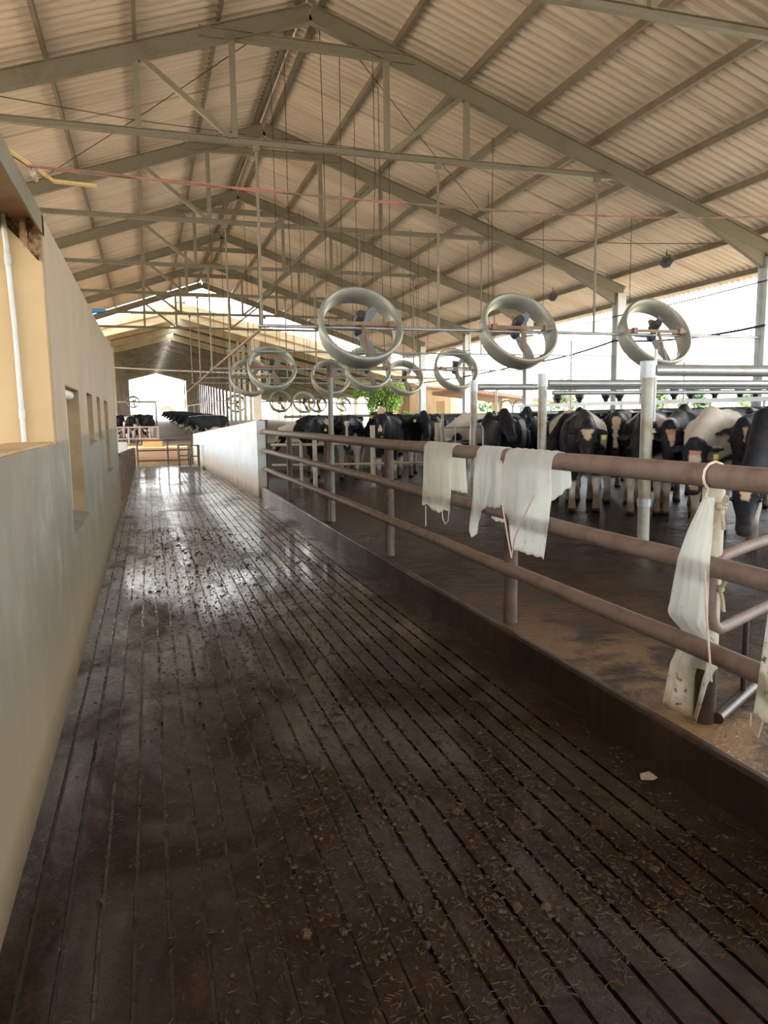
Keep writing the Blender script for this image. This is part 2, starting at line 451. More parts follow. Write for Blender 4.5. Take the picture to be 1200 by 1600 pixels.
# grooved walkway
def walkway():
    xs = []; g = -.433
    xs.append((-.56, 0))
    while g < 1.97:
        d = -.008 if g < .65 else -.013; xs += [(g - .008, 0), (g - .006, d), (g + .006, d), (g + .008, 0)]; g += .105
    xs += [(2.0, 0), (2.16, 0)]
    ys = [-4 + .45 * i for i in range(73)]; rng = random.Random(3); vs = []; fs = []; n = len(xs)
    jit = {}
    for j, y in enumerate(ys):
        for i, (x, z) in enumerate(xs):
            k = (j, (i - 1) // 4)
            if k not in jit: jit[k] = (rng.uniform(-.003, .003), rng.uniform(-.5, .5))
            dx, dz = jit[k] if 0 < i < n - 2 else (0, 0)
            vs.append((x + dx, y, z * (1 + dz * .4) if z < 0 else 0))
    for j in range(len(ys) - 1):
        for i in range(n - 1): fs.append((j * n + i, j * n + i + 1, (j + 1) * n + i + 1, (j + 1) * n + i))
    mb = MB().add(vs, fs)
    o = mb.build('floor', M['walkway']); o.data.materials.append(M['groove'])
    for k, p in enumerate(o.data.polygons):
        i = k % (n - 1)
        if 0 < i < n - 2 and (i - 1) % 4 in (0, 1, 2): p.material_index = 1
    return o
tag(walkway(), kind='structure')
tag(MB().bb(2.165, 12.6, -4, 33, -.15, .21).build('pen_floor', M['pen']), kind='structure')
tag(MB().bb(2.12, 2.175, -4, 15.05, -.15, .214).build('curb', M['curb'], bevel=.015), kind='structure')

# left wall with its openings
def left_wall():
    x0, x1 = -.755, -.505; m = MB()
    wins = [(5.3, 6.28, .86, 1.82), (7.1, 7.78, 1.39, 1.835), (8.45, 8.98, 1.40, 1.84), (9.78, 10.62, .95, 1.835)]
    ya, yb = 4.65, 13.3; H = 2.72
    cuts = [ya] + [v for w in wins for v in w[:2]] + [yb]
    for a, b in zip(cuts[::2], cuts[1::2]): m.bb(x0, x1, a, b, -.1, H)
    for a, b, z0, z1 in wins:
        m.bb(x0, x1, a, b, -.1, z0); m.bb(x0, x1, a, b, z1, H)
        m.prism([(x1 + .03, z0 - .02), (x1 + .03, z0), (x1 - .09, z0 + .03), (x1 - .09, z0 - .02)], a, b)   # sloping sill
    o = m.build('wall_left', M['left_wall']); tag(o, kind='structure')
    for i, (a, b, z0, z1) in enumerate(wins):
        w = empty_structure('window_%d' % (i + 1), (x1 - .12, (a + b) / 2, z0))
        f = MB(); xf = x1 - .12; t = .045
        f.bb(xf, xf + .03, a, a + t, z0, z1); f.bb(xf, xf + .03, b - t, b, z0, z1)
        f.bb(xf, xf + .03, a + t, b - t, z0, z0 + t); f.bb(xf, xf + .03, a + t, b - t, z1 - t, z1)
        if b - a > .8: f.bb(xf, xf + .03, (a + b) / 2 - .02, (a + b) / 2 + .02, z0 + t, z1 - t)
        f.build('window_frame', M['white_frame'], w)
        MB().bb(xf + .03, x1 - .001, b - .006, b - .0005, z0, z1).bb(xf + .03, x1 - .001, a, b, z1 - .006, z1 - .0005).build('reveal', M['reveal'], w)
        MB().bb(xf + .008, xf + .014, a + t, b - t, z0 + t, z1 - t).build('pane', M['glass_dark'], w)
    return o
left_wall()
tag(MB().cyl((-.57, 5.35, 1.775), (-.57, 6.2, 1.775), .038, 14).build('window_blind_roll', M['white_frame'], smooth=True),
    'white rolled-up blind at the head of the first tall window in the left wall', 'blind')
tag(MB().bb(-6.9, 13.4, -7.4, -7.2, -.16, 3.2).build('wall_unseen_light_block', M['left_wall']), kind='structure')  # unseen wall added behind the camera to cut the light from there
tag(MB().bb(-.72, -.505, -4, 4.648, -.1, 1.456).build('wall_left_low', M['left_wall']), kind='structure')
tag(MB().bb(-.74, -.515, -4, 4.60, 1.456, 1.468).build('sill_low_wall', M['trough']), kind='structure')
tag(MB().prism([(-.51, 0), (-5.0, 0), (-5.0, 2.72), (-.70, 2.72), (-.685, 2.64), (-.65, 2.60), (-.60, 2.545), (-.56, 2.49), (-.53, 2.455), (-.51, 2.45)], 4.56, 4.645).build('wall_cross', M['cream_wall']), kind='structure')
def broken_corner():
    rng = random.Random(5); vs = []; fs = []; n = 14
    for i in range(n + 1):
        for j in range(n + 1):
            x = -.715 + .205 * i / n; z = 2.43 + .275 * j / n
            vs.append((x, 4.605 + rng.uniform(-.028, .012), z))
    for i in range(n):
        for j in range(n): fs.append((i * (n + 1) + j, (i + 1) * (n + 1) + j, (i + 1) * (n + 1) + j + 1, i * (n + 1) + j + 1))
    m = MB().add(vs, fs); m.bar((-.60, 4.575, 2.52), (-.585, 4.57, 2.69), .025, .03)
    return m.build('trim_broken_masonry', M['broken'])
tag(broken_corner(), kind='structure')
t = thing('steel_lintel', (-.6, 2, 2.62), 'rusty steel channel lintel over the opening above the low left wall', 'lintel')
MB().bb(-.515, -.505, -3, 4.72, 2.61, 2.73).bb(-.725, -.715, -3, 4.72, 2.61, 2.73).build('channel_flange', M['steel'], t)
MB().bb(-.715, -.515, -3, 4.72, 2.68, 2.69).build('channel_web', M['lintel'], t)

# whitewashed wall at the end of the rail fence, drawing in towards the far gate
def white_wall():
    A = Vector((2.06, 14.98)); B = Vector((1.52, 27.7)); d = (B - A).normalized(); nn = Vector((d.y, -d.x)) * .17
    P = [(A, -.1, 1.545), (B, -.1, 1.07), (B + nn, -.1, 1.07), (A + nn, -.1, 1.545)]
    vs = [(p.x, p.y, z) for p, z, _ in P] + [(p.x, p.y, z) for p, _, z in P]
    return MB().add(vs, [(0, 1, 2, 3), (7, 6, 5, 4), (0, 1, 5, 4), (1, 2, 6, 5), (2, 3, 7, 6), (3, 0, 4, 7)]).build('wall_white', M['white_wall'])
tag(white_wall(), kind='structure')

# roof of the near shed: real corrugated sheets on C purlins
def sheet(sign):
    pitch, k = .19, 6; y0, y1 = -7.0, 38.3; n = int((y1 - y0) / pitch * k); vs = []; fs = []
    xs = [0.02, 5.4, 10.79]
    for i in range(n + 1):
        y = y0 + (y1 - y0) * i / n; s = math.sin(2 * PI * i / k + .4); h = .036 * max(-.8, min(.8, s * 1.4))
        for x in xs: vs.append((XR + sign * x, y, roof_z(XR + x, .175) + h))
    w = len(xs)
    for i in range(n):
        for j in range(w - 1): fs.append((i * w + j, (i + 1) * w + j, (i + 1) * w + j + 1, i * w + j + 1))
    return MB().add(vs, fs).build('ceiling_right' if sign > 0 else 'ceiling_left', M['roof'])
for sg in (1, -1):
    ro = sheet(sg); tag(ro, kind='structure')
    for dx in (.16, 1.42, 2.67, 3.92, 5.15, 6.37, 7.62, 9.06, 10.35):
        x = XR + sg * dx; z = roof_z(XR + dx, .085); m = MB(); t = .008; d = sg
        u = Vector((-SL * sg, 0, -1)).normalized()
        m.bb(x - .004, x + .004, -7, 38.2, z - .06, z + .06)
        m.bb(x, x + d * .055, -7, 38.2, z + .052, z + .06).bb(x, x + d * .055, -7, 38.2, z - .06, z - .052)
        m.build('purlin', M['purlin'], ro)
tag(MB().add([(XR - .25, -7, roof_z(XR + .25, .235)), (XR, -7, ZR + .235), (XR + .25, -7, roof_z(XR + .25, .235)),
              (XR - .25, 38.3, roof_z(XR + .25, .235)), (XR, 38.3, ZR + .235), (XR + .25, 38.3, roof_z(XR + .25, .235))],
             [(0, 1, 4, 3), (1, 2, 5, 4)]).build('ceiling_ridge_cap', M['roof']), kind='structure')

# trusses
TY = [7.447 + 5 * i for i in range(7)]
def make_truss():
    Y = TY[0]; t = thing('roof_truss', (XR, Y, 5.92), '', 'roof truss')
    for sg in (1, -1):
        m = MB(); c = .135 * math.sqrt(1 + SL * SL)
        a = Vector((XR, Y, ZR - c)); b = Vector((XR + sg * 9.45, Y, ZR - c - SL * 9.45))
        m.ibeam(a, b, .12, .27, .014); m.build('rafter', M['steel'], t)
        x9 = XR + sg * 9.2; x7 = XR + sg * 7.7
        zb = lambda dx: ZR - .285 - SL * dx
        MB().prism([(x7, zb(7.7)), (x9, zb(9.2)), (x9, zb(9.2) - .28)], Y - .05, Y + .05).build('haunch', M['steel'], t)
        for dx in (1.26, 2.70):
            x = XR + sg * dx; MB().bb(x - .045, x + .045, Y - .04, Y + .04, 5.96, zb(dx) + .02).build('web_post', M['steel'], t)
        MB().bar((XR + sg * 2.6, Y, zb(2.6) + .02), (XR + sg * 1.32, Y, 5.97), .08, .08).build('diagonal', M['steel'], t)
        for dx in (3.4, 4.6, 6.1, 7.2, 8.5):
            pass
    MB().ibeam((XR - 1.75, Y, 7.47), (XR + 1.75, Y, 7.47), .10, .15, .012).build('collar_tie', M['steel'], t)
    MB().ibeam((XR - 5.62, Y, 5.925), (XR + 5.62, Y, 5.925), .09, .10, .01).build('bottom_chord', M['steel'], t)
    return t
tr0 = make_truss(); OR = ['first', 'second', 'third', 'fourth', 'fifth', 'sixth', 'seventh']
for i, y in enumerate(TY):
    lab = {0: 'grey steel roof truss nearest the camera, only partly in view at the top', 1: 'grey steel roof truss carrying the front row of fans',
           6: 'last grey steel roof truss, at the open far end of the near shed'}.get(i, 'grey steel roof truss, %s in line from the camera' % OR[i])
    (tr0 if i == 0 else dup(tr0, (XR, y, 5.92)))['label'] = lab
    if i == 0: tr0['group'] = 'roof trusses of the near shed'
for o in COL.objects:
    if o.name.startswith('roof_truss'): o['group'] = 'roof trusses of the near shed'

# white side columns
def make_column(y, lab):
    t = thing('steel_column', (12.12, y, -.15), lab, 'column', 'white columns along the open side')
    MB().ibeam((12.12, y, -.15), (12.12, y, 4.74), .25, .26, .016, (0, 1, 0)).build('shaft', M['white_metal'], t)
    MB().bb(11.92, 12.32, y - .2, y + .2, .2, .225).build('base_plate', M['white_metal'], t)
    return t
for i, y in enumerate(TY[1:]):
    make_column(y, 'white steel column on the open side, %s from the camera' % ['nearest', 'second', 'third', 'fourth', 'fifth', 'sixth'][i])

# rail fence along the curb
RX = 2.2
t = thing('pipe_fence', (RX, 7, .21), 'rusty three-rail pipe fence standing on the curb along the walkway', 'fence')
def rail(z, r, nm, y1=15.1):
    ys = [-1.5 + (y1 + 1.5) * i / 24 for i in range(25)]; rng = random.Random(int(z * 100))
    MB().tube([(RX, y, z + rng.uniform(-.004, .004)) for y in ys], r, 14).build(nm, M['rust'], t, True)
rail(1.32, .05, 'top_rail'); rail(.945, .043, 'middle_rail'); rail(.58, .043, 'bottom_rail')
for y, r in ((4.35, .045), (6.95, .047), (9.6, .047), (12.4, .045), (15.05, .035)):
    MB().cyl((RX + .04, y, .2), (RX + .04, y, 1.30), r, 12).build('post', M['rust_dark'], t, True)
p = MB().cyl((2.31, 2.608, .46), (2.31, 2.608, 1.285), .046, 16).build('post', M['post_tan'], t, True)
p['label'] = 'pale painted near post'
MB().cyl((2.31, 2.608, .2), (2.31, 2.608, .46), .047, 16).build('post_foot', M['dark_wet'], p, True)
MB().bb(2.14, 2.30, 15.08, 15.22, 1.28, 1.56).build('end_bracket', M['rust_dark'], t)

# rounded gate hung on the pale post
t = thing('pipe_gate', (2.3, 2.57, .21), 'rusty rounded pipe gate tied to the pale post', 'gate')
gd = Vector((.9, .44, 0)).normalized()
def gp(s, z): return Vector((2.262, 2.547, z)) + gd * s
path = [gp(2.2, .965), gp(.3, .965)] + [gp(.13 - .13 * math.sin(a) + .0, .835 + .13 * math.cos(a)) for a in (0.3, .6, .9, 1.2, 1.57)] + \
       [gp(.13 - .13 * math.cos(a), .76 - .13 * math.sin(a)) for a in (0, .4, .8, 1.2, 1.57)] + [gp(.3, .63), gp(2.2, .63)]
MB().tube(path, .026, 10).build('gate_tube', M['rust'], t, True)
MB().tube([(2.34, 2.56, .235), tuple(gp(.5, .245)), tuple(gp(2.0, .25))], .028, 8).build('foot_bar', M['dark_wet'], t, True)
MB().cyl(gp(.42, .2), gp(.42, .63), .013, 8).build('thin_upright', M['dark_wet'], t, True)
for z, yk in ((1.18, 2.535), (.83, 2.515)):
    rope = MB()
    for k in range(2):
        rope.tube([(2.31 + .052 * math.cos(a), 2.608 + .052 * math.sin(a), z + .014 * k + .006 * math.sin(a * 2)) for a in [2 * PI * q / 14 for q in range(15)]], .006, 6)
    rope.tube([(2.295, yk + .02, z + .005), (2.29, yk - .005, z - .03), (2.295, yk - .012, z - .09)], .010, 6).tube([(2.295, yk + .015, z), (2.29, yk - .012, z + .03), (2.295, yk - .02, z + .055)], .010, 6)
    rope.ball((2.29, yk + .008, z + .004), .018, 8, 6)
    tag(rope.build('knotted_rope', M['rope'], None, True), 'straw-coloured rope knotted round the pale post, %s of the two' % ('upper' if z > 1 else 'lower'), 'rope')

# tall galvanised posts with their cross pipes
def pen_post(y, lab, r=.062, ztop=2.1):
    t = thing('galvanised_post', (4.9, y, .21), lab, 'post', 'galvanised posts with cross pipes')
    MB().cyl((4.9, y, .2), (4.9, y, ztop), r, 16).build('post_tube', M['galv_worn'], t, True)
    MB().cyl((4.9, y, ztop - .16), (4.9, y, ztop + .01), r + .012, 16).build('cap_sleeve', M['galv'], t, True)
    MB().cyl((4.9, y, .62), (4.9, y, .70), r + .01, 16).build('collar', M['galv'], t, True)
    return t
pen_post(6.53, 'thick galvanised post standing nearest, before the cows with white foreheads')
pen_post(8.67, 'galvanised post standing behind the wide plastic sleeve on the top rail', .058, 2.1)
pen_post(10.82, 'galvanised post standing beside the pale cow and its rounded stall hoop', .056, 2.12)
for y, z, r, x1, lab in ((6.53, 2.02, .062, 10.5, 'thick galvanised cross pipe at the head of the nearest galvanised post'),
                         (8.67, 1.985, .052, 11.5, 'galvanised cross pipe running from the second galvanised post'),
                         (10.82, 2.03, .05, 12.0, 'galvanised cross pipe running from the third galvanised post, farthest of three')):
    tag(MB().tube([(4.98, y + .02, z), (x1, y + .02, z)], r, 14).build('cross_pipe', M['galv'], None, True), lab, 'pipe', 'cross pipes over the holding pen')
for y, z, r, x1 in ((8.55, 1.86, .03, 11),):
    tag(MB().tube([(4.98, y, z), (x1, y, z)], r, 10).build('cross_pipe', M['galv'], None, True), 'thin galvanised cross pipe just below the thicker one of the second post', 'pipe', 'cross pipes over the holding pen')
tag(MB().cyl((4.985, 6.53, 1.5), (4.985, 6.53, 2.23), .018, 10).build('stub_pipe', M['galv'], None, True), 'short upright pipe clamped to the nearest galvanised post', 'pipe')
for x, y, z0, z1, lab in ((6.4, 8.67, 1.7, 2.28, 'short upright stub crossing the middle cross pipe'), (9.82, 12, 1.75, 2.55, 'upright stub rising behind the cross pipes near the right fan'), (7.36, 12, 1.7, 2.9, 'upright pipe standing on the milking rail under the middle fan'), (5.87, 12, .9, 2.02, 'thin upright pipe hanging among the black cows')):
    tag(MB().cyl((x, y, z0), (x, y, z1), .022, 8).build('stub_pipe', M['galv'], None, True), lab, 'pipe')
t = thing('green_post', (2.27, 9.57, .21), 'green painted post with a rusty cap beside the rail fence', 'post')
MB().cyl((2.29, 9.57, .2), (2.29, 9.57, 2.13), .036, 12).build('post_tube', M['green_post'], t, True)
MB().cyl((2.29, 9.57, 2.1), (2.29, 9.57, 2.26), .042, 12).build('cap', M['rust_dark'], t, True)

# inner fence at the back of the pen
t = thing('inner_fence', (3.6, 14.1, .21), 'tan-stained inner fence between rail fence and far cows', 'fence')
for x, y, z1, r in ((3.1, 14.37, 1.25, .045), (4.22, 14.13, 1.42, .05), (2.62, 14.6, 1.1, .03), (2.85, 14.5, 1.12, .03), (5.55, 14.0, 1.45, .06)):
    MB().cyl((x, y, .2), (x, y, z1), r, 10).build('post', M['post_tan'], t, True)
for z, r in ((1.06, .03), (.66, .025)):
    MB().tube([(2.3, 14.75, z), (3.1, 14.45, z), (4.22, 14.2, z), (5.55, 14.05, z)], r, 10).build('rail', M['post_tan'], t, True)
tag(MB().tube([(3.4, 19.5, 1.62), (12, 19.5, 1.62)], .04, 10).build('rear_rail', M['green_post'], None, True), 'long green-grey top rail behind the cows at the back of the pen', 'rail')
t = thing('stall_gate', (5.9, 13.4, .21), 'galvanised stall gate with rounded hoop in front of the pale cow', 'gate')
MB().tube([(5.45, 13.5, .25), (5.45, 13.5, 1.6)], .03, 8).build('gate_post', M['galv_worn'], t, True)
for z in (1.36, 1.05): MB().tube([(5.45, 13.5, z), (6.5, 13.75, z)], .016, 8).build('gate_bar', M['galv'], t, True)
for x in (5.75, 6.12): MB().tube([(x, 13.49 + (x - 5.45) * .24, .95), (x, 13.48 + (x - 5.45) * .24, 1.55)], .014, 8).build('gate_upright', M['galv'], t, True)
def hoop(x, y, z0, z1, w): return [(x, y, z0), (x, y, z1 - w)] + [(x + w - w * math.cos(a), y, z1 - w + w * math.sin(a)) for a in (.4, .8, 1.2, 1.57, 1.97, 2.37, 2.77, 3.14)] + [(x + 2 * w, y, z0)]
MB().tube(hoop(4.93, 11, .9, 1.45, .11), .02, 8).build('hoop', M['galv'], t, True)

# milking line beyond the cows
A = Vector((9.43, 17.9, 1.82)); B = Vector((11.44, 8.97, 1.82))
nv = Vector((B.y - A.y, A.x - B.x, 0)).normalized() * -.12; g = Vector((0, 0, -1.62)); h = Vector((0, 0, -1.0))
C0 = A + Vector((.25, 0, 0)); C1 = B + (B - A) * .35 + Vector((.25, 0, 0))
tag(MB().add([C0 + g, C1 + g, C1 + g - nv, C0 + g - nv, C0 + h, C1 + h, C1 + h - nv, C0 + h - nv], [(0, 1, 2, 3), (4, 5, 6, 7), (0, 1, 5, 4), (1, 2, 6, 5), (2, 3, 7, 6), (3, 0, 4, 7)]).build('wall_added_glare_block', M['curb']), kind='structure')  # low wall added to block bright floor reflections among the cows
tag(MB().bb(2.6, 9.6, 19.6, 19.75, .2, .95).build('wall_added_dark_backdrop', M['curb']), kind='structure')  # low wall added so the gaps between the far cows' legs stay dark
t = thing('milking_rail', A, 'long galvanised milking rail beyond the cows, black cups standing on it', 'rail')
MB().bar(A, B, .09, .085).build('top_beam', M['galv'], t)
MB().bar(A + Vector((.05, 0, -.16)), B + Vector((.05, 0, -.16)), .06, .05).build('lower_beam', M['galv_worn'], t)
MB().bar(A + Vector((.3, -2.5, -.20)), B + Vector((.3, 0, -.20)), .2, .12).build('blue_trough', M['cable'], t)
for k in range(9):
    q = A.lerp(B, k / 8); MB().cyl(q + Vector((.05, 0, -1.58)), q + Vector((.05, 0, 0)), .03, 8).build('leg', M['galv'], t, True)
for k in range(2):
    h = [(A.x - .25 + .12 * k, A.y - .1 - .5 * k + q[0], q[1]) for q in ((0, .25), (0, 1.75), (.06, 1.9), (.2, 1.97), (.5, 1.97), (.66, 1.9), (.72, 1.75), (.72, .25))]
    MB().tube(h, .022, 8).build('end_hoop', M['galv'], t, True)
cup0 = None
for k, s in enumerate((.16, .24, .33, .375, .46, .535, .58, .64, .70, .735, .77, .815, .86, .905, .935)):
    q = A.lerp(B, s) + Vector((0, 0, .043))
    if cup0 is None:
        cup0 = thing('milk_meter', q, 'black milking cup standing on the milking rail', 'milking cup', 'black cups on the milking rail')
        MB().lathe([(0, 0), (.05, 0), (.055, .05), (.095, .10), (.10, .13), (0, .13)], 14, q).build('cup_body', M['black'], cup0, True)
        MB().lathe([(0, .13), (.108, .13), (.108, .18), (.09, .205), (0, .205)], 14, q).build('lid', M['black'], cup0, True)
    else: dup(cup0, q)
rng = random.Random(4)
for k in range(26):
    q = A.lerp(B, .12 + .032 * k) + Vector((-.08, 0, -.12)); w = rng.uniform(.15, .3); d = rng.uniform(.25, .45)
    pts = [q + Vector((-.04 * j, w * j / 6, -.02 - d * math.sin(PI * j / 6 * .8) * .6)) for j in range(7)]
    tag(MB().tube(pts, .014, 6).build('milk_hose', M['hose'], None, True), 'grey milk hose looping below the milking rail', 'hose', 'hoses below the milking rail')

# ------------------------------------------------------------------ fans and their hanging pipes
def fan_support(y, z, lab, thin=False):
    t = thing('hanging_pipe', (XR, y, z), lab, 'pipe', 'pipes hung from the trusses')
    MB().tube([(1.80, y, z), (12.0, y, z)], .022 if thin else .03, 10).build('cross_pipe', M['galv'], t, True)
    for x in (1.86, 4.96, 8.1):
        MB().cyl((x, y, z - .02), (x, y, 5.9), .018 if thin else .024, 8).build('hanger_pole', M['steel'], t, True)
        MB().bb(x - .05, x + .05, y - .05, y + .05, 5.80, 5.88).build('hanger_bracket', M['steel'], t)
    return t
fan_support(12.447, 3.09, 'galvanised pipe hung on poles under the truss of the front fans')
fan_support(17.447, 3.12, 'thin pipe hung under the third truss, between the front fans and the middle fans', True)
fan_support(22.447, 3.05, 'galvanised pipe hung under the fourth truss, carrying the middle row of fans')
fan_support(27.447, 3.05, 'galvanised pipe hung under the fifth truss, carrying the back row of fans')
fan_support(32.447, 3.1, 'thin pipe hung under the sixth truss, behind all fans of the near shed', True)

TILT = math.radians(28)
FR = Matrix.Rotation(PI / 2 - TILT, 3, 'X')     # local Z of the fan looks back and up
def make_fan():
    c = Vector((0, 0, 0)); t = thing('barn_fan', (0, 0, 0), '', 'fan')
    prof = [(.69, .175), (.715, .17), (.735, .145), (.74, .10), (.725, .03), (.70, -.08), (.675, -.20), (.668, -.215), (.655, -.21), (.635, -.10), (.625, -.02), (.622, .05), (.632, .10), (.655, .145)]
    MB().lathe(prof, 48, c, FR, True).build('shroud', M['fan_ring'], t, True)
    br = MB(); br.bar(FR @ Vector((-.69, 0, .12)), FR @ Vector((.69, 0, .12)), .05, .06); br.build('cross_bracket', M['fan_rust'], t)
    for sx in (-1, 1):
        MB().box(FR @ Vector((sx * .52, 0, .13)), (.09, .09, .10)).build('clamp', M['fan_rust'], t)
    MB().bar(FR @ Vector((.02, 0, .12)), FR @ Vector((.04, -.67, .05)), .05, .04).build('strut', M['fan_rust'], t)
    mo = MB(); mo.lathe([(0, .17), (.075, .17), (.085, .13), (.085, -.06), (.06, -.09), (0, -.09)], 16, FR @ Vector((0, .13, .05)), FR)
    mo = mo.build('motor', M['motor'], t, True)
    MB().box(FR @ Vector((-.02, .24, .06)), (.1, .1, .07), FR).build('terminal_box', M['fan_rust'], mo)
    hb = MB().lathe([(0, .04), (.08, .04), (.08, -.06), (0, -.06)], 14, FR @ Vector((0, 0, -.08)), FR).build('hub', M['motor'], t, True)
    for k in range(3):
        a = 2 * PI * k / 3 + .9; R2 = Matrix.Rotation(a, 3, 'Z'); vs = []; fs = []
        for i in range(5):
            r = .07 + .53 * i / 4; w = .05 + .035 * math.sin(PI * i / 4); tw = .55 - .3 * i / 4
            for j in (-1, 1):
                for dz in (-.004, .004):
                    vs.append(FR @ (R2 @ Vector((r, j * w * math.cos(tw), -.08 + j * w * math.sin(tw) + dz))))
        for i in range(4):
            b = i * 4; fs += [(b, b + 4, b + 6, b + 2), (b + 1, b + 3, b + 7, b + 5), (b, b + 1, b + 5, b + 4), (b + 2, b + 6, b + 7, b + 3)]
        fs += [(0, 2, 3, 1), (16, 17, 19, 18)]
        MB().add(vs, fs).build('blade', M['blade'], t)
    return t
fan0 = make_fan(); first = True
for row, (y, z) in enumerate(((12.447, 3.09), (22.447, 3.05), (27.447, 3.05))):
    for k, x in enumerate((3.51, 6.49, 9.43)):
        rn = ('front row', 'middle row', 'back row')[row]; pos = ('left', 'middle', 'right')[k]
        lab = 'large round grey barn fan, %s one of the %s' % (pos, rn)
        if row == 0: lab = {'left': 'largest-looking round barn fan, hung left in the front row', 'middle': 'round barn fan at the middle of the front row', 'right': 'round barn fan right in the front row, near the open side'}[pos]
        g = 'barn fans under the trusses'
        if first: fan0.location = (x, y - .02, z); fan0['label'] = lab; fan0['group'] = g; first = False
        else: dup(fan0, (x + (.08 if row else 0), y - .02, z), lab, g)

# long pipe from the first hanger along the shed
tag(MB().tube([(1.83, 12.5, 3.03), (1.83, 20, 3.0), (1.83, 37, 2.87)], .026, 8).build('long_pipe', M['fan_rust'], None, True), 'long rusty pipe running down the shed from the foot of the first hanger', 'pipe')

# suspension wires
rng = random.Random(11)
for x, y, zb in [(2.56, 15.0, 3.1), (3.04, 12.9, 3.7), (3.53, 13.5, 3.7), (3.94, 12.86, 3.7), (6.6, 13.7, 3.6), (9.0, 16, 3.0), (7.15, 20, 3.0)] + \
        [(2.0 + rng.uniform(0, 9.6), rng.choice([14.9, 19.9, 24.9, 29.9, 22.4, 27.4]) + rng.uniform(-1, 1), rng.uniform(2.0, 3.3)) for _ in range(34)]:
    zt = roof_z(x, .05)
    tag(MB().tube([(x, y, zt), (x + rng.uniform(-.04, .04), y, (zt + zb) / 2), (x + rng.uniform(-.08, .08), y, zb)], .007, 5).build('hanging_wire', M['wire']),
        'thin dark wire hanging from the roof over the pen', 'wire', 'thin wires hanging from the roof')
# roof bracing rods
for a, b, lab in (((XR - .3, 12.5), (-2.0, 17.4), 'thin bracing rod under the left slope, from the ridge down to the wall'), ((-2.2, 12.5), (XR - .4, 17.4), 'thin bracing rod under the left slope, from the wall up to the ridge'),
                  ((XR + .3, 12.5), (8.5, 17.4), 'thin bracing rod under the right slope, from the ridge downwards'), ((8.7, 12.5), (XR + .4, 17.4), 'thin bracing rod under the right slope, crossing up to the ridge'),
                  ((9.0, 17.4), (12.0, 12.6), 'thin bracing rod by the eave beside the nearest white column')):
    lo = -.16 if 'cross' in lab or 'up to' in lab else -.06; A2 = Vector((*a, roof_z(a[0], lo))); B2 = Vector((*b, roof_z(b[0], lo)))
    tag(MB().tube([A2, A2.lerp(B2, .5) + Vector((0, 0, -.05)), B2], .008, 5).build('bracing_rod', M['wire']), lab, 'rod')
# floodlights under the eave purlin
for x, y, lab in ((11.4, 14.66, 'small grey floodlight hung under the eave purlin, nearer one'), (11.4, 19.65, 'small grey floodlight hung under the eave purlin, farther one')):
    z = 4.97; t = thing('floodlight', (x, y, z), lab, 'lamp', 'floodlights under the eave')
    MB().box((x, y, z), (.14, .22, .16), Matrix.Rotation(.6, 3, 'Y')).build('housing', M['motor'], t)
    MB().box((x + .06, y, z - .06), (.02, .18, .12), Matrix.Rotation(.6, 3, 'Y')).build('glass', M['white_pvc'], t)
    MB().tube([(x, y - .13, z), (x, y - .13, z + .14), (x, y + .13, z + .14), (x, y + .13, z)], .012, 6).build('yoke', M['motor'], t)
    MB().cyl((x, y, z + .14), (x, y, roof_z(x, .02)), .012, 6).build('stem', M['motor'], t)
# cables slung between the columns
def slung(pts, r, lab, nm='cable', mat='cable'):
    out = []
    for (a, b, sag) in pts:
        a, b = Vector(a), Vector(b)
        for k in range(9):
            s = k / 8; out.append(a.lerp(b, s) - Vector((0, 0, sag * 4 * s * (1 - s))))
    tag(MB().tube(out, r, 6).build(nm, M[mat], None, True), lab, 'cable')
slung([((11.98, 12.3, 4.2), (11.98, 17.4, 4.15), .03), ((11.98, 17.4, 4.15), (11.98, 22.4, 4.15), .04), ((11.98, 22.4, 4.15), (11.98, 27.4, 4.1), .04)], .014, 'black cable slung between the white columns, upper one')
slung([((11.98, 12.3, 3.32), (11.98, 17.4, 3.52), .12), ((11.98, 17.4, 3.52), (11.98, 22.4, 3.25), .08), ((11.98, 22.4, 3.25), (11.98, 32.4, 3.1), .06)], .026, 'thick black cable bundle slung between the white columns, lower one')
# red cord twisted across the aisle, yellow stick on the wall top
c0 = Vector((-.46, 3.9, 2.745)); c1 = Vector((9.6, 8.6, 4.43)); m = MB()
for ph in (0, PI):
    pts = []
    for k in range(121):
        s = k / 120; p = c0.lerp(c1, s) - Vector((0, 0, .16 * 4 * s * (1 - s))); a = s * 70 + ph
        pts.append(p + Vector((0, math.cos(a), math.sin(a))) * .006)
    m.tube(pts, .0052, 5)
tag(m.build('twisted_cord', M['red_rope'], None, True), 'red and brown twisted cord strung from the wall top across the aisle', 'cord')
tag(MB().tube([(-.53, 3.74, 2.76), (-.40, 4.3, 2.80), (-.23, 5.0, 2.99)], .012, 6).build('yellow_stick', M['yellow'], None, True), 'thin yellow stick tied to the wall top by the twisted cord', 'stick')
tag(MB().tube([(-.46, 3.92, 2.70), (-.44, 3.97, 2.76), (-.47, 4.0, 2.78), (-.45, 4.04, 2.72)], .012, 6).build('knot_of_cord', M['rope'], None, True), 'pale knot holding the yellow stick', 'knot')
tag(MB().tube([(-.52, 8.65, 2.74), (-.40, 8.7, 2.75)], .022, 8).build('blue_tube', M['blue'], None, True), 'short blue plastic tube lying on the left wall top', 'tube')
t = thing('conduit_pipe', (-.66, 4.53, 1.47), 'white conduit pipe running up the cream cross wall', 'pipe')
MB().tube([(-.659, 4.53, 1.47), (-.664, 4.53, 2.1), (-.682, 4.53, 2.69)], .014, 10).build('pipe_run', M['white_pvc'], t, True)
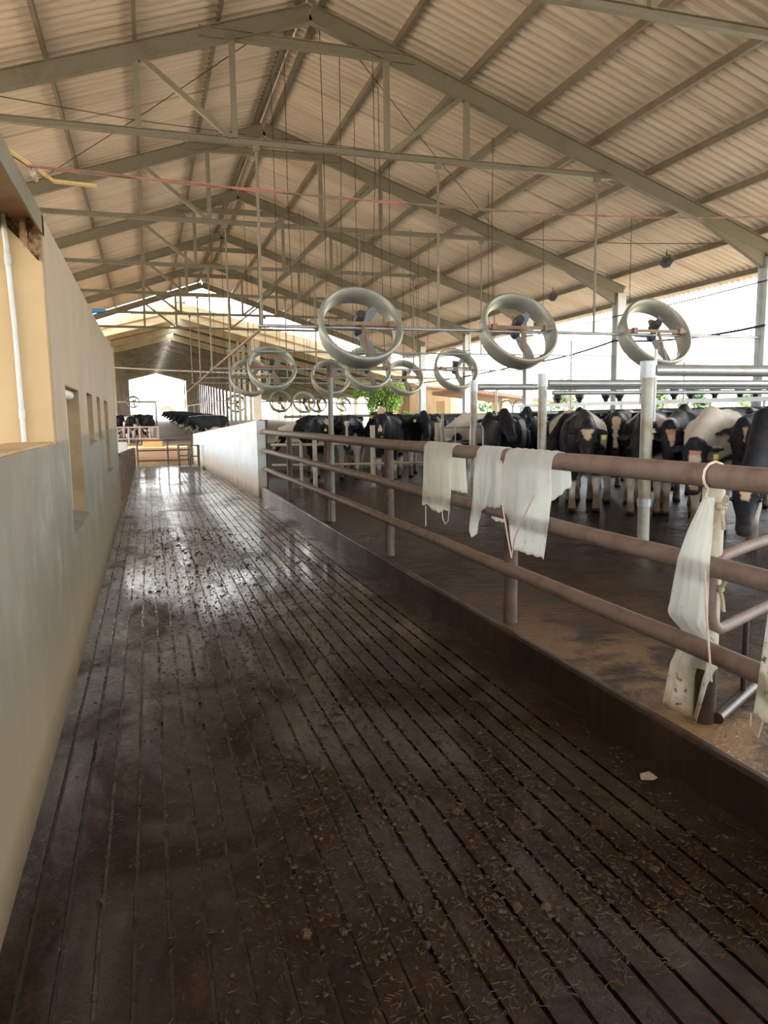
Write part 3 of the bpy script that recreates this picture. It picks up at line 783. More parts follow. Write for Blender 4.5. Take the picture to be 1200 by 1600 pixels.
for z, xx in ((1.60, -.66), (2.42, -.674)): MB().cyl((xx, 4.53, z), (xx, 4.53, z + .05), .018, 10).build('coupling', M['white_pvc'], t, True)
tag(MB().tube([(-1.55, 37.5, 4.06), (.6, 37.5, 3.95), (2.75, 37.5, 3.87), (6, 37.5, 3.78)], .035, 6).build('white_hose', M['white_pvc'], None, True), 'pale pipe strung across the mouth of the far barn', 'pipe')

# ------------------------------------------------------------------ plastic sheets on the fence
def sheet_mesh(fn, nu, nv, name, mat):
    vs = [fn(i / nu, j / nv) for i in range(nu + 1) for j in range(nv + 1)]; fs = []
    for i in range(nu):
        for j in range(nv):
            a = i * (nv + 1) + j; fs.append((a, a + nv + 1, a + nv + 2, a + 1))
    m = MB().add(vs, fs); o = m.build(name, M[mat]); o.data.polygons.foreach_set('use_smooth', [True] * len(o.data.polygons))
    s = o.modifiers.new('thick', 'SOLIDIFY'); s.thickness = .0015
    return o
def draped(y0, y1, zf, zb, name, mat, seed, bot=None, pinch=0, flare=0):
    """sheet over the top rail: back hem zb, front hem zf(u); u runs y1 (far) to y0"""
    rng = random.Random(seed); ph = [rng.uniform(0, 6) for _ in range(6)]; R = .056; zc = 1.32
    def fn(u, v):
        lf = zc - (zf(u) if callable(zf) else zf); lb = zc - (zb(u) if callable(zb) else zb); arc = PI * R; L = lb + arc + lf; s = v * L
        if s < lb: x = RX + R; z = zc - (lb - s); hang = (lb - s)
        elif s < lb + arc: a = (s - lb) / R; x = RX + R * math.cos(a); z = zc + R * math.sin(a); hang = 0
        else: x = RX - R; z = zc - (s - lb - arc); hang = -(s - lb - arc)
        h = abs(hang); w = .5 + .5 * min(1, h / .25)
        fold = math.sin(u * 17 + ph[0] + h * 2) * .5 + math.sin(u * 31 + ph[1] - h * 3) * .3 + math.sin(u * 7 + ph[2] + h * 5) * .6
        x += (-1 if hang <= 0 else 1) * (.012 * w * (fold + 1.1) * (1 if h > 0 else .35)) * (1 if h > .03 else .5)
        uu = u
        if pinch: uu = .5 + (u - .5) * (1 - pinch * math.exp(-((h - .02) / .10) ** 2))
        if flare: uu += flare * h * (u - .5)
        y = y1 + (y0 - y1) * uu
        if bot and hang < 0: y += bot(u, h / lf) 
        return (x, y, z + math.sin(u * 40 + ph[3]) * .004)
    return sheet_mesh(fn, 40, 46, name, mat)
def cordline(pts, par, r=.0035): MB().tube(pts, r, 6).build('cord', M['cord'], par, True)
b = draped(5.12, 5.71, lambda u: .85 + .02 * math.sin(u * 9) - (.0 if u < .5 else -.0), 1.0, 'plastic_sleeve', 'bag_yellow', 1)
tag(b, 'yellowed translucent plastic sleeve over the top rail, farthest of the hanging plastics', 'plastic sleeve', 'plastic sleeves on the rail')
cordline([(2.12, 5.27, .9), (2.12, 5.25, .80), (2.12, 5.20, .765), (2.12, 5.14, .80), (2.12, 5.12, .92)], b); cordline([(2.12, 5.62, .86), (2.12, 5.62, .69)], b)
b = draped(4.285, 4.71, lambda u: .985 - .25 * math.exp(-((u - .12) / .3) ** 2), .86, 'plastic_sleeve', 'bag', 2, lambda u, f: .16 * max(0, f - .55) * (1 if u < .7 else .3), .15)
tag(b, 'narrow white plastic sleeve with a twisted pointed hem, middle of three on the rail', 'plastic sleeve', 'plastic sleeves on the rail')
cordline([(2.13, 4.68, 1.3), (2.13, 4.67, 1.1), (2.13, 4.64, .98)], b)
b = draped(3.66, 4.265, lambda u: .755 + (.26 * max(0, 1 - u / .28)), lambda u: .9 + .28 * u, 'plastic_sleeve', 'bag', 3, lambda u, f: .10 * max(0, f - .35) * (u), .05, -.02)
tag(b, 'wide white plastic sleeve hanging beside the rusty post, largest over the top rail', 'plastic sleeve', 'plastic sleeves on the rail')
cordline([(2.105, 4.23, 1.30), (2.105, 4.22, 1.05), (2.11, 4.15, .84), (2.11, 4.09, .705), (2.105, 4.04, .84), (2.10, 3.9, 1.0), (2.10, 3.80, 1.12)], b, .005)
# long soiled sheet tied to the top rail by a cord
def long_fn(u, v):
    # hangs in front of the middle rail and falls behind the bottom rail
    k = max(0, min(1, (v - .52) / .16)); k = k * k * (3 - 2 * k)
    T = [0, .17, .30, .5, .64, .82, 1.0]
    ip = lambda L: float(np.interp(v, T, L))
    far = ip([2.458, 2.544, 2.596, 2.64, 2.70, 2.80, 2.85]); near = ip([2.385, 2.390, 2.400, 2.40, 2.45, 2.545, 2.60]); z = ip([1.245, 1.09, .965, .76, .61, .42, .215])
    y = far + (near - far) * u
    x = 2.128 + .135 * k + .010 * math.sin(u * 8 + v * 2) * (.3 + v) + .006 * math.sin(u * 23 - v * 4) - (.012 if u > .78 else 0) * (1 - k)
    return (x, y, z + .02 * v * u * math.sin(u * 5))
b = sheet_mesh(long_fn, 30, 50, 'plastic_apron', 'bag_dirty')
tag(b, 'long soiled white plastic apron tied to the top rail at the pale post', 'plastic apron')
cordline([(2.12, 2.44, 1.24)] + [(2.2 - .062 * math.cos(a), 2.475 + .01 * math.sin(a * .5), 1.32 + .062 * math.sin(a)) for a in (-.9, -.4, 0, .5, 1, 1.57, 2.2, 2.8, 3.4)], b, .006)
cordline([(2.10, 2.40, .95), (2.10, 2.385, .8), (2.115, 2.375, .62), (2.12, 2.36, .5)], b, .0045)
def near_fn(u, v):
    z = 1.0 - .55 * v; y = 2.15 - .30 * u - .07 * (1 - v) * (1 - u)
    return (2.12 + .015 * math.sin(u * 14 + v), y, z)
b = sheet_mesh(near_fn, 16, 24, 'plastic_sleeve', 'bag'); tag(b, 'white plastic sleeve cut by the right edge of the picture, below the top rail', 'plastic sleeve', 'plastic sleeves on the rail')
cordline([(2.12, 2.15, .45), (2.12, 2.15, .40), (2.12, 2.11, .37), (2.12, 2.09, .45)], b, .003)

# ------------------------------------------------------------------ muck on the walkway
rng = random.Random(21); mm = MB(); ms = MB()
def band(y): return .45 + .055 * (9 - y) * 1.6
for _ in range(4600):
    y = 1.8 + 9.5 * rng.random() ** 1.2; x = band(y) + rng.gauss(0, .42 if y < 6 else .5)
    if rng.random() < .15: x = rng.uniform(-.4, 2.05)
    if not -.42 < x < 2.08: continue
    r = rng.uniform(.003, .010) * (2.0 if rng.random() < .05 else 1)
    mm.ball((x, y, r * .2), r, 6, 4, (1, rng.uniform(.7, 1.6), .5), .35, rng)
for _ in range(11000):
    y = 1.6 + 8.0 * rng.random() ** 1.3; x = band(y) + .1 + rng.gauss(0, .5)
    if rng.random() < .2: x = rng.uniform(-.3, 2.1)
    if not -.42 < x < 2.08: continue
    a = rng.uniform(0, PI); l = rng.uniform(.004, .013); d = Vector((math.cos(a), math.sin(a), rng.uniform(-.2, .25))) * l
    p = Vector((x, y, .006)); ms.bar(p - d, p + d, .0016, .0015)
tag(mm.build('manure_clumps', M['manure'], None, True), 'brown manure clumps trodden over the grooved walkway', 'manure', None, 'stuff')
tag(ms.build('straw_litter', M['straw']), 'chopped straw bits scattered over the walkway', 'straw', None, 'stuff')
lf = MB().add([(1.95, 2.56, .012), (1.99, 2.53, .02), (2.03, 2.55, .014), (2.02, 2.60, .022), (1.98, 2.61, .012)], [(0, 1, 2, 3, 4)])
tag(lf.build('dry_leaf', M['rope']), 'pale dry leaf lying on the walkway by the curb', 'leaf')

# ------------------------------------------------------------------ left bar fence, end gate, step platform
t = thing('bar_fence', (-.5, 20, 0), 'rusty brown fence of upright bars beyond the end of the left wall', 'fence')
for k in range(30):
    y = 13.5 + .44 * k; z1 = 1.0 - .012 * k
    MB().cyl((-.50, y, -.05), (-.50, y, z1), .03 if k % 4 else .045, 8).build('upright_bar', M['rust_pen'], t, True)
for dz in (0, -.75): MB().tube([(-.5, 13.45, 1.0 + dz), (-.5, 26.5, .65 + dz * .6)], .03, 8).build('rail', M['rust_dark'], t, True)
MB().bb(-.56, -.535, 13.45, 24, .30, .72).build('board_panel', M['rust_dark'], t)
t = thing('end_gate', (.5, 27.9, 0), 'brown pipe gate across the far end of the walkway', 'gate')
for z in (.86, .5, .14): MB().tube([(-.42, 27.9, z), (1.46, 27.9, z)], .025, 8).build('rail', M['rust_dark'], t, True)
for x in (-.42, .62, 1.46): MB().cyl((x, 27.9, 0), (x, 27.9, .9), .03, 8).build('post', M['rust_dark'], t, True)
tag(MB().bb(-.5, 1.5, 28.05, 28.25, -.15, .12).build('curb_far', M['trough']), kind='structure')
t = thing('step_platform', (1.2, 24.7, 0), 'small railed step platform at the far end of the white wall', 'platform')
MB().bb(.86, 1.52, 24.35, 25.1, -.02, .10).build('base_slab', M['curb'], t)
for x, y, z1 in ((.88, 24.4, .78), (1.22, 24.4, .82), (1.5, 24.4, .78), (.88, 25.05, .78), (1.2, 25.05, .80), (1.5, 25.05, .78)):
    MB().cyl((x, y, .1), (x, y, z1), .022, 8).build('post', M['rust_dark'], t, True)
for z in (.76, .42):
    MB().tube([(1.22, 24.4, z), (1.5, 24.4, z), (1.5, 25.05, z)], .018, 8).tube([(.88, 24.4, z), (.88, 25.05, z), (1.2, 25.05, z)], .018, 8).build('rail', M['rust_dark'], t, True)

# ------------------------------------------------------------------ far barn
def bz(y): return .0165 * (y - 40)
def bx(y): return -.006 * (y - 40)
BR, BZ, BS = 1.84, 7.25, .26
def bpt(x, y, z): return (x + bx(y), y, z + bz(y))
yard = MB().add([(-14, 28.3, -.12), (2.28, 28.3, -.12), (2.28, 39.5, .33), (-14, 39.5, .33)], [(0, 1, 2, 3)]).build('ground_yard', M['yard']); tag(yard, kind='structure')
tag(MB().add([bpt(-10, 39.5, .34), bpt(19.2, 39.5, .34), bpt(19.2, 111, .34), bpt(-10, 111, .34)], [(0, 1, 2, 3)]).build('floor_barn', M['barn_floor']), kind='structure')
HW = {1: 16.6, -1: 11.6}
for sg in (1, -1):
    m = MB(); q = []
    for y in (39.6, 111):
        for dx in (.22, HW[sg]): q += [bpt(BR + sg * dx, y, BZ + .05 - BS * dx), bpt(BR + sg * dx, y, BZ + .11 - BS * dx)]
    m.add(q, [(0, 2, 6, 4), (1, 5, 7, 3), (0, 1, 3, 2), (4, 6, 7, 5), (0, 4, 5, 1), (2, 3, 7, 6)])
    tag(m.build('ceiling_barn_right' if sg > 0 else 'ceiling_barn_left', M['barn_brown']), kind='structure')
    m = MB()
    for zt, zb, y0 in ((.16, -.22, 39.45), (-.22, -.62, 39.52)):
        P = [(BR, BZ + zt), (BR + sg * (HW[sg] + .1), BZ + zt - BS * (HW[sg] + .1)), (BR + sg * (HW[sg] + .1), BZ + zb - BS * (HW[sg] + .1)), (BR, BZ + zb)]
        m.prism(P if sg > 0 else P[::-1], y0, y0 + .08)
    tag(m.build('trim_barn_fascia_right' if sg > 0 else 'trim_barn_fascia_left', M['fascia']), kind='structure')
tag(MB().bb(1.62, 2.12, 39.4, 42.5, 7.42, 7.85).build('ridge_vent', M['white_pvc']), 'white ridge vent on the near gable of the far barn', 'vent')
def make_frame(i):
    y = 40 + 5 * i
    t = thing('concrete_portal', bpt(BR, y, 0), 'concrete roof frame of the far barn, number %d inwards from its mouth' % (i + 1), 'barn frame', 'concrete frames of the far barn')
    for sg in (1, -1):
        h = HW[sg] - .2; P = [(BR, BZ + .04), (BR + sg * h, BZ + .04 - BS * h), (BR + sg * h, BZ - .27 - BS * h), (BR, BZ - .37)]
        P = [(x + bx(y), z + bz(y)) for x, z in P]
        MB().prism(P if sg > 0 else P[::-1], y - .11, y + .11).build('rafter', M['concrete_tan'] if i < 4 else M['barn_shaded'], t)  # deeper rafters get the darker copy, as the daylight fades inwards
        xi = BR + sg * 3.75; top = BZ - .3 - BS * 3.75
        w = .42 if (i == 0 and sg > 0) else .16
        MB().bb(xi + bx(y) - w / 2, xi + bx(y) + w / 2, y - .12, y + .12, bz(y) + .3, top + bz(y)).build('inner_post', M['concrete_white'] if i < 3 else M['barn_shaded'], t)  # inner posts painted darker with depth for the same falloff
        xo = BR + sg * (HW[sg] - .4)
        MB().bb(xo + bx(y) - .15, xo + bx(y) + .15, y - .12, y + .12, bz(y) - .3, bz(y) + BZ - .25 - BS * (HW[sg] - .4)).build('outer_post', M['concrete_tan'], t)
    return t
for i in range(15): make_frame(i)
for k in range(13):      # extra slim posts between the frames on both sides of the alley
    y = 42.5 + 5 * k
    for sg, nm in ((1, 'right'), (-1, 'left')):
        tag(MB().bb(BR + sg * 3.75 + bx(y) - .08, BR + sg * 3.75 + bx(y) + .08, y - .08, y + .08, bz(y) + .3, bz(y) + BZ - .05 - BS * 3.75).build('alley_post', M['concrete_white'] if k < 3 else M['barn_shaded']),  # fading light put into the colour of the deeper posts
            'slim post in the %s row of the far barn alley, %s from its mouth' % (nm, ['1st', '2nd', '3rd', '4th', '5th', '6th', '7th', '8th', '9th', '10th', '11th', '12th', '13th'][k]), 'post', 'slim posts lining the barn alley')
# rails, small fans, pens in the barn
t = thing('barn_pipe', (9.5, 47, .4), 'pale pipe on posts crossing the right side of the far barn', 'pipe')
MB().tube([(4.14, 47, 2.72), (15, 47, 2.42)], .04, 8).build('cross_pipe', M['pen_rail'], t, True); MB().cyl((4.14, 47, .4), (4.14, 47, 2.72), .05, 8).build('post', M['pen_rail'], t, True)
t = thing('barn_pipe', (4, 70, .6), 'pale pipe on posts running along the right feed line of the far barn', 'pipe')
MB().tube([(4.14, 47, 2.66), (3.7, 105, 3.2)], .04, 8).build('long_pipe', M['pen_rail'], t, True)
for y in (53, 60, 68, 77, 88): MB().cyl((4.1 - .0075 * (y - 47), y, .34 + bz(y)), (4.1 - .0075 * (y - 47), y, 2.72 + .0083 * (y - 47)), .045, 6).build('post', M['pen_rail'], t, True)
t = thing('barn_portal', (0, 45, .4), 'pale pipe portal over the left cow pen of the far barn', 'portal')
MB().tube([(-1.6, 45, 2.62), (.47, 45, 2.62)], .06, 8).build('top_bar', M['pen_rail'], t, True); MB().cyl((.47, 45, .42), (.47, 45, 2.66), .06, 8).build('post', M['white_pvc'], t, True)
for k, (x, y, z, s, lab) in enumerate(((8.0, 47, 2.62, 1, 'small-looking barn fan on the barn pipe, left beside the white one'), (9.5, 46.9, 2.56, 1, 'bright white fan on the pipe of the far barn'), (12.6, 57, 2.66, 1, 'far barn fan just right of the white fan'),
                                       (17.5, 68, 2.8, 1, 'far barn fan hung right of the green post'), (6.4, 57, 2.72, 1, 'far barn fan hung left of the broad white pillar'), (-.75, 45, 2.62, .5, 'small fan on the pipe portal of the left cow pen'))):
    f = dup(fan0, (x, y, z), lab, 'fans of the far barn'); f.scale = (s, s, s)
    if k == 1:
        for ch in f.children:
            if ch.name.startswith('shroud'):
                ch.data = ch.data.copy(); ch.data.materials[0] = M['white_pvc']
t = thing('cow_pen_rail', (-.5, 41, .35), 'pale pink pipe rail penning the cows at the left of the far barn', 'rail')
for z in (1.22, .62): MB().tube([(-1.6, 41, z), (.5, 41, z)], .04, 8).build('rail', M['pen_rail'], t, True)
for x in (-1.55, -1.0, -.45, .05, .48): MB().cyl((x, 41, .3), (x, 41, 1.24), .04, 8).build('post', M['pen_rail'], t, True)
tag(MB().bb(-.3, .62, 38.2, 38.9, .2, .62).build('feed_trough', M['trough'], bevel=.03), 'tan concrete trough in front of the left cow pen', 'trough')
tag(MB().bb(-1.35, -.85, 31.6, 32.2, -.1, .72).build('white_block', M['white_pvc'], bevel=.04), 'white block standing beyond the end of the bar fence', 'block')

# ------------------------------------------------------------------ land, buildings and trees outside
def land():
    rng = random.Random(9); vs = []; fs = []; na, nr = 60, 26
    for i in range(na + 1):
        az = math.radians(-25 + 105 * i / na)
        for j in range(nr + 1):
            r = 40 * (12 ** (j / nr)); s = max(0, min(1, (r - 60) / 330)); s = s * s * (3 - 2 * s)
            z = -.14 + (5.2 + 2.2 * math.sin(i * .21) + 1.1 * math.sin(i * .53 + 1)) * s
            vs.append((r * math.sin(az), r * math.cos(az), z))
    for i in range(na):
        for j in range(nr): a = i * (nr + 1) + j; fs.append((a, a + 1, a + nr + 2, a + nr + 1))
    return MB().add(vs, fs).build('hills', M['green_hill'], None, True)
tag(land(), kind='structure')
t = thing('outbuilding', (14.4, 37, -.1), 'cream and brown outbuilding beyond the white columns', 'building')
MB().bb(12.75, 15.0, 36, 38.6, -.12, 3.1).build('plank_wall', M['brown_wall'], t); MB().bb(15.0, 16.1, 36, 38.6, -.12, 2.9).build('cream_wall', M['cream'], t)
MB().prism([(12.6, 3.1), (16.3, 2.85), (16.3, 2.93), (12.6, 3.2)], 35.8, 38.9).build('roof', M['shed_roof'], t)
t = thing('open_shed', (15.5, 31, -.1), 'low open shed with a red-brown roof and cream posts', 'shed')
MB().prism([(13.2, 2.60), (17.3, 2.12), (17.3, 2.22), (13.2, 2.76)], 29.6, 34).build('roof', M['shed_roof'], t)
for x, y in ((13.5, 29.9), (16.5, 29.9), (13.5, 33.7), (16.5, 33.7), (15, 29.9)): MB().bb(x - .16, x + .16, y - .16, y + .16, -.15, 2.3).build('post', M['cream'], t)
t = thing('white_house', (3.4, 150, 1), 'small white building seen through the far end of the barn', 'building')
MB().bb(1.8, 5.2, 150, 156, -.1, 3.4).build('wall', M['white_pvc'], t); MB().prism([(1.5, 3.4), (5.5, 3.4), (3.5, 4.4)], 149.8, 156.2).build('roof', M['shed_roof'], t)
def tree(x, y, z0, h, r, mat, n, lab, cat='tree', nm='leafy_tree', seed=1, leaf=.22):
    rng = random.Random(seed); t = thing(nm, (x, y, z0), lab, cat)
    MB().tube([(x, y, z0), (x + .1, y, z0 + h * .4), (x - .1, y, z0 + h * .75)], [.16, .12, .05], 8).build('trunk', M['bark'], t, True)
    for k in range(3):
        a = k * 2.1; MB().tube([(x + .05, y, z0 + h * .4), (x + r * .5 * math.cos(a), y + r * .5 * math.sin(a), z0 + h * .7)], [.07, .03], 6).build('branch', M['bark'], t, True)
    m = MB(); cl = [(x + rng.gauss(0, r * .4), y + rng.gauss(0, r * .4), z0 + h * rng.uniform(.42, .95), r * rng.uniform(.28, .45)) for _ in range(14)]
    for _ in range(n):
        cx, cy, cz, cr = rng.choice(cl); d = Vector((rng.gauss(0, 1), rng.gauss(0, 1), rng.gauss(0, 1))).normalized() * cr * rng.uniform(.5, 1)
        p = Vector((cx, cy, cz)) + d; u = Vector((rng.gauss(0, 1), rng.gauss(0, 1), rng.gauss(0, 1))).normalized(); v = u.orthogonal().normalized() * leaf * .5; u *= leaf
        m.add([p - u * .5, p + v, p + u * .5, p - v], [(0, 1, 2, 3)])
    m.build('foliage', M[mat], t); return t
tree(11.45, 35.8, -.16, 3.8, 1.0, 'leaf', 2400, 'green leafy tree seen between the fans and the outbuilding', seed=2, leaf=.13)
tree(36.6, 60, 0, 6.0, 1.2, 'blossom', 420, 'thin tree with orange blossom rising over the cross pipe', nm='blossom_tree', seed=5, leaf=.16)
rng = random.Random(31)
for k, (az, r, h, rr) in enumerate(((40, 150, 5, 3), (37.5, 170, 5.5, 3.5), (44, 140, 4.5, 3), (31, 160, 5.5, 3.2), (26, 150, 5, 3), (22, 120, 4.6, 2.6))):
    a = math.radians(az); s = max(0, min(1, (r - 60) / 330)); s = s * s * (3 - 2 * s)
    tree(r * math.sin(a), r * math.cos(a), s * 4.5, h, rr, 'leaf_dark', 700, ['low round tree on the far hill behind the right cross pipes', 'round tree on the far hill next to the blossom tree', 'round tree on the far hill at the right edge of the picture', 'round tree on the far hill behind the open shed', 'round tree on the far hill above the pale cow', 'low tree on the far hill beside the green leafy tree'][k], nm='hill_tree', seed=40 + k, leaf=.8)

# ------------------------------------------------------------------ cows
def ring(c, r, u, ry, rz, n=18, p=2.3):
    out = []
    for k in range(n):
        a = 2 * PI * k / n; ca, sa = math.cos(a), math.sin(a)
        out.append(Vector(c) + r * (math.copysign(abs(ca) ** (2 / p), ca) * ry) + u * (math.copysign(abs(sa) ** (2 / p), sa) * rz))
    return out
def loft(mb, secs, n=18):
    vs = []; fs = []
    for s in secs: vs += ring(*s[:5], n, s[5] if len(s) > 5 else 2.2)
    m = len(secs)
    for i in range(m - 1):
        for k in range(n): fs.append((i * n + k, i * n + (k + 1) % n, (i + 1) * n + (k + 1) % n, (i + 1) * n + k))
    fs.append(tuple(range(n - 1, -1, -1))); fs.append(tuple((m - 1) * n + k for k in range(n)))
    mb.add(vs, fs)
def dirv(yaw, pitch): return Vector((math.cos(yaw) * math.cos(pitch), math.sin(yaw) * math.cos(pitch), math.sin(pitch)))
NB = Vector((.56, 0, 1.13)); NL = .62
def cow_pose(fz, nyaw, hyaw, hpitch):
    """neck pitch that brings the forehead to height fz"""
    hd = dirv(math.radians(nyaw + hyaw), -math.radians(hpitch))
    s = (fz - NB.z - hd.z * .16) / NL; s = max(-.85, min(.85, s))
    nd = dirv(math.radians(nyaw), math.asin(s)); poll = NB + nd * NL
    return nd, hd, poll
def cow_mesh(nd, hd, poll, seed):
    rng = random.Random(seed); mb = MB(); X, Yv, Z = Vector((1, 0, 0)), Vector((0, 1, 0)), Vector((0, 0, 1))
    loft(mb, [((x, 0, zc), Yv, Z, ry, rz, p) for x, zc, ry, rz, p in (
        (-.86, 1.16, .10, .14, 2), (-.80, 1.13, .20, .23, 2.2), (-.66, 1.09, .27, .325, 2.6), (-.52, 1.06, .29, .36, 2.9), (-.30, 1.01, .31, .385, 2.5), (0, .985, .345, .40, 2.3),
        (.26, .99, .325, .40, 2.2), (.44, 1.02, .275, .385, 2.1), (.58, 1.06, .20, .31, 2), (.68, 1.08, .11, .20, 2))], 24)
    loft(mb, [((-.62, 0, 1.40), Yv, Z, .03, .03), ((-.3, 0, 1.385), Yv, Z, .05, .035), ((.2, 0, 1.37), Yv, Z, .05, .035), ((.42, 0, 1.40), Yv, Z, .06, .05), ((.55, 0, 1.36), Yv, Z, .05, .04)], 10)
    for sy in (-1, 1):
        mb.ball((-.52, sy * .24, 1.33), .085, 10, 7, (1.3, .8, .8)); mb.ball((.38, sy * .23, 1.05), .16, 10, 7, (.9, .6, 1.5))
    mb.ball((-.42, 0, .64), .2, 12, 8, (1.0, .82, .8))
    for sx in (-.07, .07):
        for sy in (-.07, .07): mb.tube([(-.42 + sx, sy, .56), (-.42 + sx, sy, .44)], [.026, .022], 8)
    # neck
    side = Z.cross(nd).normalized(); u = nd.cross(side)
    loft(mb, [(NB - nd * .12 + Z * -.02, side, u, .19, .33, 2), (NB + nd * .12, side, u, .145, .265, 2), (NB + nd * .32, side, u, .115, .205, 2), (NB + nd * .52, side, u, .10, .16, 2), (poll + nd * .05, side, u, .085, .12, 2)], 16)
    loft(mb, [(NB + Vector((.06, 0, -.42)), Yv, X, .04, .05), (NB + Vector((.12, 0, -.26)), Yv, X, .03, .10), (NB + nd * .3 - u * .19, side, nd, .026, .09), (NB + nd * .5 - u * .14, side, nd, .02, .05)], 10)
    # head
    hs = Z.cross(hd).normalized(); hu = hd.cross(hs)
    loft(mb, [(poll - hd * .05 + hu * .01, hs, hu, .07, .07), (poll + hu * -.01, hs, hu, .105, .115), (poll + hd * .10 - hu * .03, hs, hu, .122, .135, 2.4), (poll + hd * .19 - hu * .04, hs, hu, .120, .125, 2.4), (poll + hd * .30 - hu * .045, hs, hu, .088, .105, 2.3),
              (poll + hd * .41 - hu * .05, hs, hu, .074, .085, 2.3), (poll + hd * .48 - hu * .052, hs, hu, .084, .080, 2.6), (poll + hd * .53 - hu * .055, hs, hu, .072, .062, 2.4), (poll + hd * .555 - hu * .06, hs, hu, .03, .03)], 18)
    mb.ball(poll - hd * .02 + hu * .09, .06, 8, 6, (1, 1, .8))
    for sg in (-1, 1):
        mb.ball(poll + hd * .19 + hs * sg * .105 + hu * .03, .035, 8, 6)
        ed = (hs * sg * 1.0 - hd * .12 - Z * rng.uniform(.15, .4) - nd * .15).normalized(); eu = ed.cross(hd).normalized(); er = eu.cross(ed)
        b = poll + hd * .03 + hs * sg * .085 + hu * .01
        loft(mb, [(b, er, eu, .03, .022), (b + ed * .07, er, eu, .055, .019), (b + ed * .13, er, eu, .058, .017), (b + ed * .19, er, eu, .036, .015), (b + ed * .225, er, eu, .012, .012)], 10)
    # legs
    j = lambda a: rng.uniform(-a, a)
    for sy in (-1, 1):
        dx = j(.09); y = sy * (.165 + j(.015))
        mb.tube([(.40, y * 1.1, 1.0), (.43 + dx * .1, y * 1.08, .80), (.45 + dx * .4, y, .58), (.455 + dx * .7, y, .46), (.46 + dx * .7, y, .41), (.455 + dx * .9, y, .30), (.46 + dx, y, .17), (.475 + dx, y, .12), (.49 + dx, y, .06), (.50 + dx, y, .0)],
                [.13, .115, .078, .062, .066, .046, .046, .056, .058, .070], 14)
        dx = j(.12); y = sy * (.175 + j(.02))
        mb.tube([(-.60, y * .9, 1.08), (-.56, y * 1.05, .86), (-.58 + dx * .3, y * 1.02, .70), (-.67 + dx * .6, y, .57), (-.715 + dx * .8, y, .49), (-.70 + dx * .9, y, .40), (-.685 + dx, y, .28), (-.68 + dx, y, .17), (-.665 + dx, y, .12), (-.645 + dx, y, .06), (-.635 + dx, y, .0)],
                [.2, .175, .12, .078, .066, .055, .048, .05, .058, .060, .072], 14)
    mb.tube([(-.82, 0, 1.30), (-.90, 0, 1.24), (-.93, .01, 1.0), (-.93, .02, .75), (-.92, .02, .60), (-.91, .02, .46), (-.91, .02, .36)], [.045, .035, .026, .024, .038, .042, .02], 10)
    tmp = mb.build('tmp', None); rm = tmp.modifiers.new('r', 'REMESH'); rm.mode = 'VOXEL'; rm.voxel_size = .023
    sm = tmp.modifiers.new('s', 'SMOOTH'); sm.factor = .5; sm.iterations = 5
    dg = bpy.context.evaluated_depsgraph_get(); me = bpy.data.meshes.new_from_object(tmp.evaluated_get(dg))
    old = tmp.data; bpy.data.objects.remove(tmp); bpy.data.meshes.remove(old)
    me.polygons.foreach_set('use_smooth', [True] * len(me.polygons)); me.name = 'cow'
    return me
def vnoise(V, seed, f):
    rng = np.random.RandomState(seed); o = np.zeros(len(V))
    for k in range(7):
        d = rng.normal(size=3); d /= np.linalg.norm(d); o += np.sin(V @ d * f * rng.uniform(.7, 1.8) + rng.uniform(0, 6.3) + 1.2 * np.sin(V @ rng.normal(size=3) * f * .6))
    return o / 7
BLK, WHT, PNK = np.array([.008, .011, .017]), np.array([.60, .54, .46]), np.array([.42, .22, .16])
CRM, DRT = np.array([.52, .40, .27]), np.array([.085, .05, .03])
